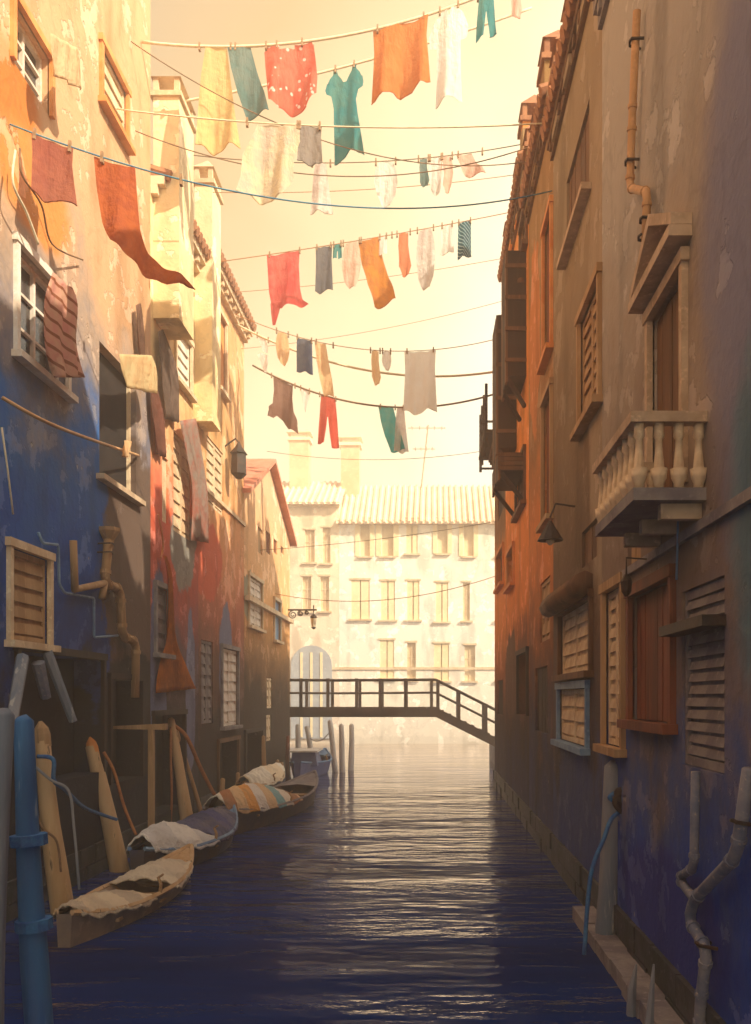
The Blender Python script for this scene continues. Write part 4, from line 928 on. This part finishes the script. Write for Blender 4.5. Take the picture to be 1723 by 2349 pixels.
b1, s1 = boat('rowing_boat', 'tan open rowing boat nearest the viewer, behind the blue pole', 'boat', 12.2, 17.4, -5.1, -4.75, 1.15, .27, hulls['a'], .26, .2, rim='creamwood')
cover(s1, .02, .36, canvas('cream_canvas', [(.8, .66, .46), (.62, .5, .36), (.78, .62, .42)], width=.5), 'boat_cover', 'cream canvas over the near end of the tan rowing boat', .2)
cover(s1, .52, .8, canvas('cream_canvas_two', [(.74, .62, .46), (.82, .7, .52)], width=.6), 'boat_cover', 'cream canvas folded over the far half of the tan rowing boat', .22)
b2, s2 = boat('rowing_boat', 'blue-black boat with white and blue tarpaulin, second from the viewer', 'boat', 16.6, 22.2, -5.55, -5.0, 1.5, .4, hulls['b'], .4, .2, rim='bluepipe')
cover(s2, .03, .42, canvas('white_canvas', [(.84, .8, .74), (.7, .68, .66)], width=.9), 'boat_cover', 'white tarpaulin on the near half of the blue-black boat', .5)
cover(s2, .43, .86, canvas('blue_canvas', [(.05, .06, .22), (.1, .1, .2), (.04, .05, .14)], width=.5), 'boat_cover', 'dark blue tarpaulin on the far half of the blue-black boat', .4)
b3, s3 = boat('gondola', 'long dark gondola with raised bow and striped tarpaulin, third from the viewer', 'gondola', 21.4, 30.6, -5.35, -4.0, 1.75, .48, hulls['c'], .42, .3, sharp=2.0, rim='greystone')
cover(s3, .03, .5, canvas('striped_canvas', [(.82, .76, .68), (.74, .5, .26), (.2, .45, .5), (.8, .72, .6), (.42, .16, .05), (.78, .52, .26), (.8, .36, .06)], width=.7, slant=1.2), 'boat_cover', 'striped white, teal and orange tarpaulin on the long gondola', .62)
b4, s4 = boat('rowing_boat', 'small boat under a cream tarpaulin close to the far left wall', 'boat', 27.8, 33.8, -6.0, -5.7, 1.1, .55, hulls['b'], .4, .2)
cover(s4, .05, .9, canvas('pale_cream_canvas', [(.86, .7, .48), (.88, .8, .66)], width=2.2), 'boat_cover', 'cream tarpaulin over the small boat by the far left wall', .5)
b5, s5 = boat('motor_boat', 'blue boat with a small cabin moored among pale posts under the bridge', 'boat', 37.2, 42.2, -5.6, -5.0, 1.6, .62, hulls['d'], .4, .1, rim='bluepipe', seats=1)
x, y, w, z = s5(.3); m = MB(); m.hexa([(x-.6, y-.9, z-.1), (x+.6, y-.9, z-.1), (x+.55, y+1.2, z-.05), (x-.55, y+1.2, z-.05), (x-.5, y-.8, z+.5), (x+.5, y-.8, z+.5), (x+.42, y+.8, z+.5), (x-.42, y+.8, z+.5)]); cab = m.build('cabin', hulls['d'], b5)
m = MB(); m.box(x-.62, x+.62, y-1., y+1.0, z+.503, z+.57); m.build('cabin_roof', M['white'], b5)

# ------------------------------------------------------------------ mooring poles
def pole(base, top, r0, r1, mat, label, cap=None, name='mooring_pole', grp='mooring poles', rings=0):
    a, b = Vector(base), Vector(top); root = thing(name, (a.x, a.y, 0), label, 'pole', grp)
    n = 7; pts = []; rr = []
    for i in range(n+1):
        t = i/n; p = a.lerp(b, t); p.x += math.sin(t*5+a.y)*.02; p.y += math.cos(t*4+a.x)*.02; pts.append(p); rr.append(r0+(r1-r0)*t+random.uniform(-.006, .006))
    pts.append(b+(b-a).normalized()*r1*.5); rr.append(r1*.6)
    MB().tube(pts, rr, 10).build('shaft', M[mat], root, sm=True)
    if cap: 
        q = MB(); d = (b-a).normalized(); q.tube([b-d*.22, b-d*.02, b+d*.08, b+d*.2], [r1*1.06, r1*1.08, r1*.9, r1*.2], 10); q.build('cap', M[cap], root)
    for i in range(rings):
        d = (b-a).normalized(); p = a.lerp(b, .72-.2*i); q = MB(); q.tube([p-d*.05, p+d*.05], [r0*1.12, r0*1.12], 10); q.build('band', M['rope_blue'], root)
    return root
def under(px, py, d): return P(px, py, d)
pole((-3.5, 8.0, -.6), under(50, 1655, 8.), .145, .085, 'bluewood', 'thick worn blue mooring pole nearest the viewer at the left', rings=2)
pole((-3.72, 7.3, -.6), under(8, 1640, 7.3), .11, .08, 'greywood', 'grey weathered pole cut by the left edge beside the blue pole')
pole((-5.9, 14.2, -.6), under(96, 1682, 14.2), .2, .12, 'creamwood', 'pale tan leaning pole with black specks behind the blue pole', 'tanwood')
pole((-6.1, 17.6, -.6), under(212, 1712, 17.6), .21, .12, 'creamwood', 'cream leaning pole with an orange painted top beside the dark doorway', 'orangepaint')
pole((-6.15, 22.8, -.6), under(392, 1652, 22.8), .2, .09, 'creamwood', 'slender cream pole with a crosspiece beside the striped tarpaulin')
pole((-6.2, 24.6, -.6), under(408, 1676, 23.4), .07, .05, 'tanwood', 'thin orange-brown pole leaning towards the bow of the gondola', name='mooring_pole')
for px, py, by, d, lab in ((512, 1788, 1840, 26, 'short brown stake nearest the slender cream pole'), (545, 1775, 1832, 29., 'short brown stake with a side branch before the dark arch'), (606, 1690, 1800, 31.5, 'tall thin brown stake beside the dark arch'), (636, 1745, 1790, 35., 'short pale stake next to the far house corner'), (660, 1690, 1770, 39.6, 'reddish stake at the very corner of the gabled house')):
    b = P(px, by, d); pole((min(b.x, -5.9) if px < 640 else b.x, d, -.5), P(px, py, d), .1, .07, 'tanwood' if px < 655 else 'redwood', lab, name='mooring_stake', grp='short stakes by the left wall')
for px, pb, py, d, lab in ((684, 682, 1664, 42.8, 'pale post furthest left under the bridge'), (704, 724, 1668, 42., 'pale leaning post second from the left under the bridge'), (756, 774, 1655, 41.2, 'tallest pale leaning post under the bridge'), (782, 788, 1664, 40.8, 'pale post second from the right under the bridge'), (806, 806, 1664, 41.8, 'pale post furthest right under the bridge')):
    b = P(pb, HY+EYE*F/d, d); pole((b.x, d, -.6), P(px, py, d), .15, .12, 'palepost', lab, grp='pale posts under the bridge')
rope_pts = lambda a, b, s: [Vector(a).lerp(Vector(b), t/12)-Vector((0, 0, s*4*t/12*(1-t/12))) for t in range(13)]
tag(MB().tube(rope_pts(P(706, 1688, 42.), P(757, 1678, 41.2), .35), .025, 5).build('mooring_rope', M['palepost'], loc=P(730, 1690, 41.6)), 'slack pale rope between posts under the bridge', 'rope')
# timber frame and T-shaped post
t = thing('jetty_post', (-6.1, 19.8, 0), 'T-shaped timber post standing in the dark water by the wall', 'post')
p0 = P(347, 1672, 19.8); m = MB(); m.box(p0.x-.06, p0.x+.06, 19.75, 19.87, -.6, p0.z); m.build('upright', M['tanwood'], t)
m = MB(); m.hexa([(p0.x-.95, 19.72, p0.z+.0), (p0.x+.35, 19.72, p0.z-.02), (p0.x+.35, 19.9, p0.z-.02), (p0.x-.95, 19.9, p0.z), (p0.x-.95, 19.72, p0.z+.06), (p0.x+.35, 19.72, p0.z+.12), (p0.x+.35, 19.9, p0.z+.12), (p0.x-.95, 19.9, p0.z+.06)]); m.build('crosspiece', M['tanwood'], t)
# two beams propped against the blue wall
for k, (a, b, r, mat, lab) in enumerate(((onL(52, 1508, .3), P(20, 1700, 12.5), .1, 'greywood', 'grey timber prop leaning at the left edge below the sill'), (onL(108, 1495, .12), P(168, 1655, 15.2), .09, 'greywood', 'long grey timber prop slanting down from under the sill'), (onL(88, 1520, .1), onL(106, 1600, .1), .11, 'pipe', 'short pale timber block hanging under the sill'))):
    tag(MB().tube([a, a.lerp(b, .5), b], [r, r*.9, r*.8], 7).build('timber_prop', M[mat], loc=b), lab, 'timber', 'props under the sill')
# ropes on the poles
def cord(pts, r, mat, label, cat='rope', name='mooring_rope', grp=None):
    pts = bez(pts, 7); return tag(MB().tube(pts, r, 6).build(name, M[mat], loc=pts[0], sm=True), label, cat, grp)
cord([P(86, 1735, 13.9), P(122, 1742, 13.9), P(124, 1790, 14.), P(150, 1812, 14.4), P(190, 1850, 16), P(232, 1868, 17.), P(268, 1880, 17.4)], .035, 'rope_blue', 'blue rope tied from the specked tan pole to the cream leaning pole')
cord([P(82, 1760, 13.8), P(118, 1790, 13.9), P(158, 1815, 14.), P(170, 1900, 14.), P(182, 2040, 14.)], .025, 'greywood', 'grey rope falling from the specked tan pole')
cord([P(84, 1860, 13.9), P(98, 1900, 13.9), P(130, 1930, 14.), P(140, 2000, 14.)], .018, 'rope_brown', 'thin dark rope down the face of the specked tan pole')
cord([P(238, 1725, 17.4), P(262, 1770, 17.4), P(285, 1850, 17.5), P(312, 1915, 17.6)], .03, 'rope_orange', 'orange rope dropping from the cream leaning pole')
cord([P(392, 1668, 22.6), P(392, 1740, 22.4), P(394, 1830, 22.4), P(390, 1905, 22.4)], .03, 'rope_orange', 'orange rope hanging straight down the slender cream pole')
cord([P(396, 1662, 22.8), P(428, 1690, 23.), P(462, 1765, 24.), P(500, 1838, 25.)], .055, 'rope_orange', 'thick orange rope sweeping from the slender cream pole to the boats')
cord([P(392, 2072, 15.6), P(425, 2095, 15.), P(440, 2130, 14.), P(500, 2142, 13.4)], .02, 'rope_brown', 'thin mooring rope trailing from the tan rowing boat into the water')
cord([onL(35, 345, .3), onL(30, 420, .3), onL(62, 490, .3), onL(88, 560, .3)], .02, 'rope_pale', 'pale slack cord hanging at the upper left', name='slack_rope', cat='cord')
cord([onL(46, 340, .3), onL(50, 400, .3), onL(95, 470, .3), onL(120, 560, .3), onL(190, 596, .1)], .015, 'rope_brown', 'brown slack cord hanging below the dusky red towel', name='slack_rope', cat='cord')
cord([onL(5, 912, .25), onL(100, 965, .6), onL(200, 1005, .5), onL(318, 1045, .05)], .03, 'tanpipe', 'tan cord strung low along the blue wall', name='slack_rope', cat='cord')
cord([onL(362, 1180, .06), onL(370, 1215, .1), onL(374, 1250, .1), onL(369, 1280, .1)], .025, 'rope_orange', 'orange cord holding up the sailcloth', name='slack_rope', cat='cord')
wallcloth([onL(252, 1010, .1), onL(250, 1030, .1), onL(252, 1048, .1)], [onL(268, 1012, .1), onL(262, 1032, .1), onL(256, 1049, .1)], .3, Cl['peach'], 'hanging_kerchief', 'small peach kerchief on the tan cord by the blue wall', 'kerchief')

# ------------------------------------------------------------------ pipes on the walls
def pipe(pts, r, mat, label, side='L', clips=(), name='drainpipe', hopper=None, extra=()):
    on = onL if side == 'L' else onR
    P3 = [on(x, y, r+.05) for x, y in pts]; root = thing(name, P3[-1], label, 'pipe')
    MB().tube([q for i in range(len(P3)) for q in ([P3[i]] if i in (0, len(P3)-1) else [P3[i].lerp(P3[i-1], min(.4, r*1.5/max(.01, (P3[i]-P3[i-1]).length))), P3[i].lerp(P3[i+1], min(.4, r*1.5/max(.01, (P3[i]-P3[i+1]).length)))])], r, 9).build('pipe', M[mat], root, sm=True)
    for b in extra: MB().tube([on(x, y, r+.05) for x, y in b], r*.8, 8).build('branch', M[mat], root, sm=True)
    for (x, y) in clips:
        c = on(x, y, r+.05); s = 1 if side == 'L' else -1
        MB().tube([(c.x-s*(r+.04), c.y-r*1.8, c.z), (c.x+s*r*1.1, c.y-r*1.2, c.z+.02), (c.x+s*r*1.3, c.y, c.z+.03), (c.x+s*r*1.1, c.y+r*1.2, c.z+.02), (c.x-s*(r+.04), c.y+r*1.8, c.z)], .018, 5).build('clip', M['iron'], root)
    for i in range(1, len(P3)-1):
        for k in (-1, 1):
            d_ = (P3[i+k]-P3[i]); L_ = d_.length
            if L_ > r*7 and r > .04: d_ = d_/L_; q = P3[i]+d_*r*2.6; MB().tube([q-d_*r*.45, q+d_*r*.45], r*1.22, 9).build('joint', M[mat], root)
    if hopper:
        c = on(*hopper, r+.05); m = MB(); m.tube([c-Vector((0, 0, .3)), c-Vector((0, 0, .12)), c+Vector((0, 0, .05)), c+Vector((0, 0, .12))], [r, r*1.2, r*2.4, r*2.5], 8); m.build('hopper', M[mat], root)
    return root
pipe([(1461, 25), (1450, 270), (1445, 432), (1485, 440), (1480, 555)], .05, 'tanpipe', 'tan drainpipe with a sideways jog high on the right house', 'R', ((1457, 100), (1447, 375), (1482, 508), (1478, 548)))
pipe([(1596, 1770), (1592, 1990), (1556, 2014), (1592, 2062)], .045, 'pipe', 'short grey drainpipe below the grey shutter joining the longer pipe', 'R')
pipe([(1718, 1765), (1690, 1962), (1592, 2064), (1580, 2110), (1622, 2180), (1606, 2310), (1604, 2450)], .055, 'pipe', 'long grey drainpipe bending across the dark blue lower right wall', 'R', ((1700, 1890), (1615, 2170)))
pipe([(250, 1228), (240, 1338), (276, 1352), (281, 1460), (312, 1472), (310, 1600)], .09, 'tanwood', 'tan stepped downpipe with funnel head beside the blue wall', 'L', ((246, 1250), (245, 1270)), hopper=(250, 1225), extra=([(240, 1338), (172, 1352), (168, 1240)], [(240, 1340), (234, 1372)]))
pipe([(88, 1222), (98, 1246), (134, 1250), (136, 1340), (148, 1360), (216, 1372), (216, 1462), (270, 1458)], .025, 'bluepipe', 'thin pale blue conduit stepping down the blue wall', 'L', name='cable_conduit')
pipe([(4, 980), (18, 1080), (30, 1180)], .015, 'rope_pale', 'thin white cable hanging on the blue wall at the left edge', 'L', name='cable_conduit')
pipe([(1552, 1010), (1548, 1110), (1556, 1180), (1552, 1330)], .012, 'bluepipe', 'thin grey cable running down beside the balustrade balcony', 'R', name='cable_conduit')
# mooring pole with tied rope against the right wall
pl = pole((2.42, 12.3, -.6), P(1412, 1760, 12.3), .15, .13, 'greywood', 'grey mooring pole against the right wall with a dark knotted rope')
cord([P(1428, 1810, 12.1), P(1398, 1830, 12.05), P(1430, 1850, 12.1), P(1402, 1880, 12.), P(1385, 1925, 11.9), P(1355, 2010, 11.8), P(1340, 2190, 11.7)], .03, 'rope_blue', 'dark knotted rope trailing from the grey pole on the right')
cord([P(1425, 1812, 12.0), P(1412, 1842, 12.0), P(1432, 1862, 12.0), P(1416, 1820, 12.), P(1428, 1812, 12.)], .05, 'iron', 'black rope knot bound round the grey pole on the right')
# hanging lantern, right
ln = thing('hanging_lantern', onR(1437, 1340, .3), 'small black lantern hanging over the red-brown shutters on the right', 'lantern')
c = onR(1437, 1318, .3); m = MB(); m.tube([c+Vector((.3, 0, .18)), c+Vector((0, 0, .2)), c], .012, 5); m.build('hook', M['iron'], ln)
m = MB(); m.lathe([(.02, -.26), (.06, -.2), (.07, -.08), (.03, 0)], c, 8); m.build('lantern_body', M['iron'], ln)
l2 = thing('hanging_lantern', onR(1262, 1250, .4), 'black wall lamp with flared shade beside the dark red window strip', 'lantern')
c = onR(1262, 1225, .45); m = MB(); m.tube([c+Vector((.45, 0, .5)), c+Vector((.1, 0, .55)), c+Vector((0, 0, .3))], .02, 5); m.build('arm', M['iron'], l2)
m = MB(); m.lathe([(.24, -.12), (.2, -.05), (.08, .14), (.03, .24)], c, 10); m.build('lamp_shade', M['iron'], l2)
m = MB(); m.lathe([(.03, -.2), (.08, -.14), (.06, -.02)], c, 8); m.build('bulb', M['glass'], l2)
l3 = thing('hanging_lantern', onL(548, 1090, .3), 'black iron wall lantern on the peach house above the gabled roof', 'lantern')
c = onL(548, 1045, .45); m = MB(); m.tube([c+Vector((-.45, 0, .3)), c+Vector((-.1, 0, .55)), c+Vector((0, 0, .4))], .03, 5); m.build('arm', M['iron'], l3)
m = MB(); m.lathe([(.1, -.75), (.26, -.6), (.24, .05)], c, 6); m.build('lantern_body', M['iron'], l3); m = MB(); m.lathe([(.3, .055), (.1, .3), (.02, .45)], c, 6); m.build('lamp_cap', M['iron'], l3)
# curved iron stovepipe on the orange house
pipe([(1195, 645), (1172, 638), (1163, 655), (1160, 760)], .1, 'brownwood', 'dark bent stovepipe on the bright orange house', 'R', name='stovepipe')
# sills and stone ledge at the right waterline
lg = thing('stone_ledge', (XR-.2, 9., 0), 'mossy grey stone ledge along the right wall at the waterline', 'ledge')
y = 4.
while y < 13.2:
    L_ = random.uniform(.7, 1.2); m = MB(); a = random.uniform(0, .04); m.box(XR-.34-a, XR-.003, y+.012, y+L_-.012, -.5, .2+random.uniform(-.03, .03)); m.build('stone', M['greystone'], lg); y += L_
for px, py, h_ in ((1460, 2225, 55), (1500, 2290, 150)):
    d = 9.6 if px < 1480 else 8.4; b = P(px, HY+EYE*F/d-20, d); 
    tag(MB().tube([(b.x-.06, d, -.3), (b.x-.05, d, .3), (b.x, d, .3+h_*d/F)], [.07, .05, .012], 6).build('mooring_stake', M['greywood'], loc=(b.x, d, 0)), 'sharp grey stake by the right ledge, '+('shorter one' if px < 1480 else 'taller one'), 'stake', 'stakes by the right ledge')
# television aerial behind the far roof
an = thing('roof_aerial', (fx(968, 70.), 70., 17.), 'thin television aerial above the far white-fronted house', 'aerial')
ax = fx(968, 70.); m = MB(); m.tube([(ax-.1, 70, Zat(1130, 70)), (ax+.5, 70, Zat(975, 70))], .05, 5); m.build('mast', M['tanwood'], an)
for z, l, k in ((982, 1.5, 5), (1030, .9, 4)):
    zc = Zat(z, 70); x = ax+.4 if z < 1000 else ax+.15; m = MB(); m.tube([(x-l, 70, zc), (x+l, 70, zc)], .035, 5)
    for i in range(k): q = x-l+2*l*(i+.5)/k; m.tube([(q, 69.5, zc), (q, 70.5, zc)], .025, 4)
    m.build('antenna_rod', M['tanwood'], an)

# ------------------------------------------------------------------ sunlit haze over the canal
hz = bpy.data.materials.new('haze'); hz.use_nodes = True
for n in list(hz.node_tree.nodes):
    if n.type == 'BSDF_PRINCIPLED': hz.node_tree.nodes.remove(n)
pv = hz.node_tree.nodes.new('ShaderNodeVolumePrincipled'); pv.inputs['Density'].default_value = .0082; pv.inputs['Color'].default_value = (1, .93, .8, 1); pv.inputs['Anisotropy'].default_value = .1
hz.node_tree.links.new(pv.outputs[0], hz.node_tree.nodes['Material Output'].inputs['Volume'])
HB = MB().box(-95, 95, -35, 145, -1.5, 26).build('haze', hz, loc=(0, 50, 0)); HB['kind'] = 'stuff'
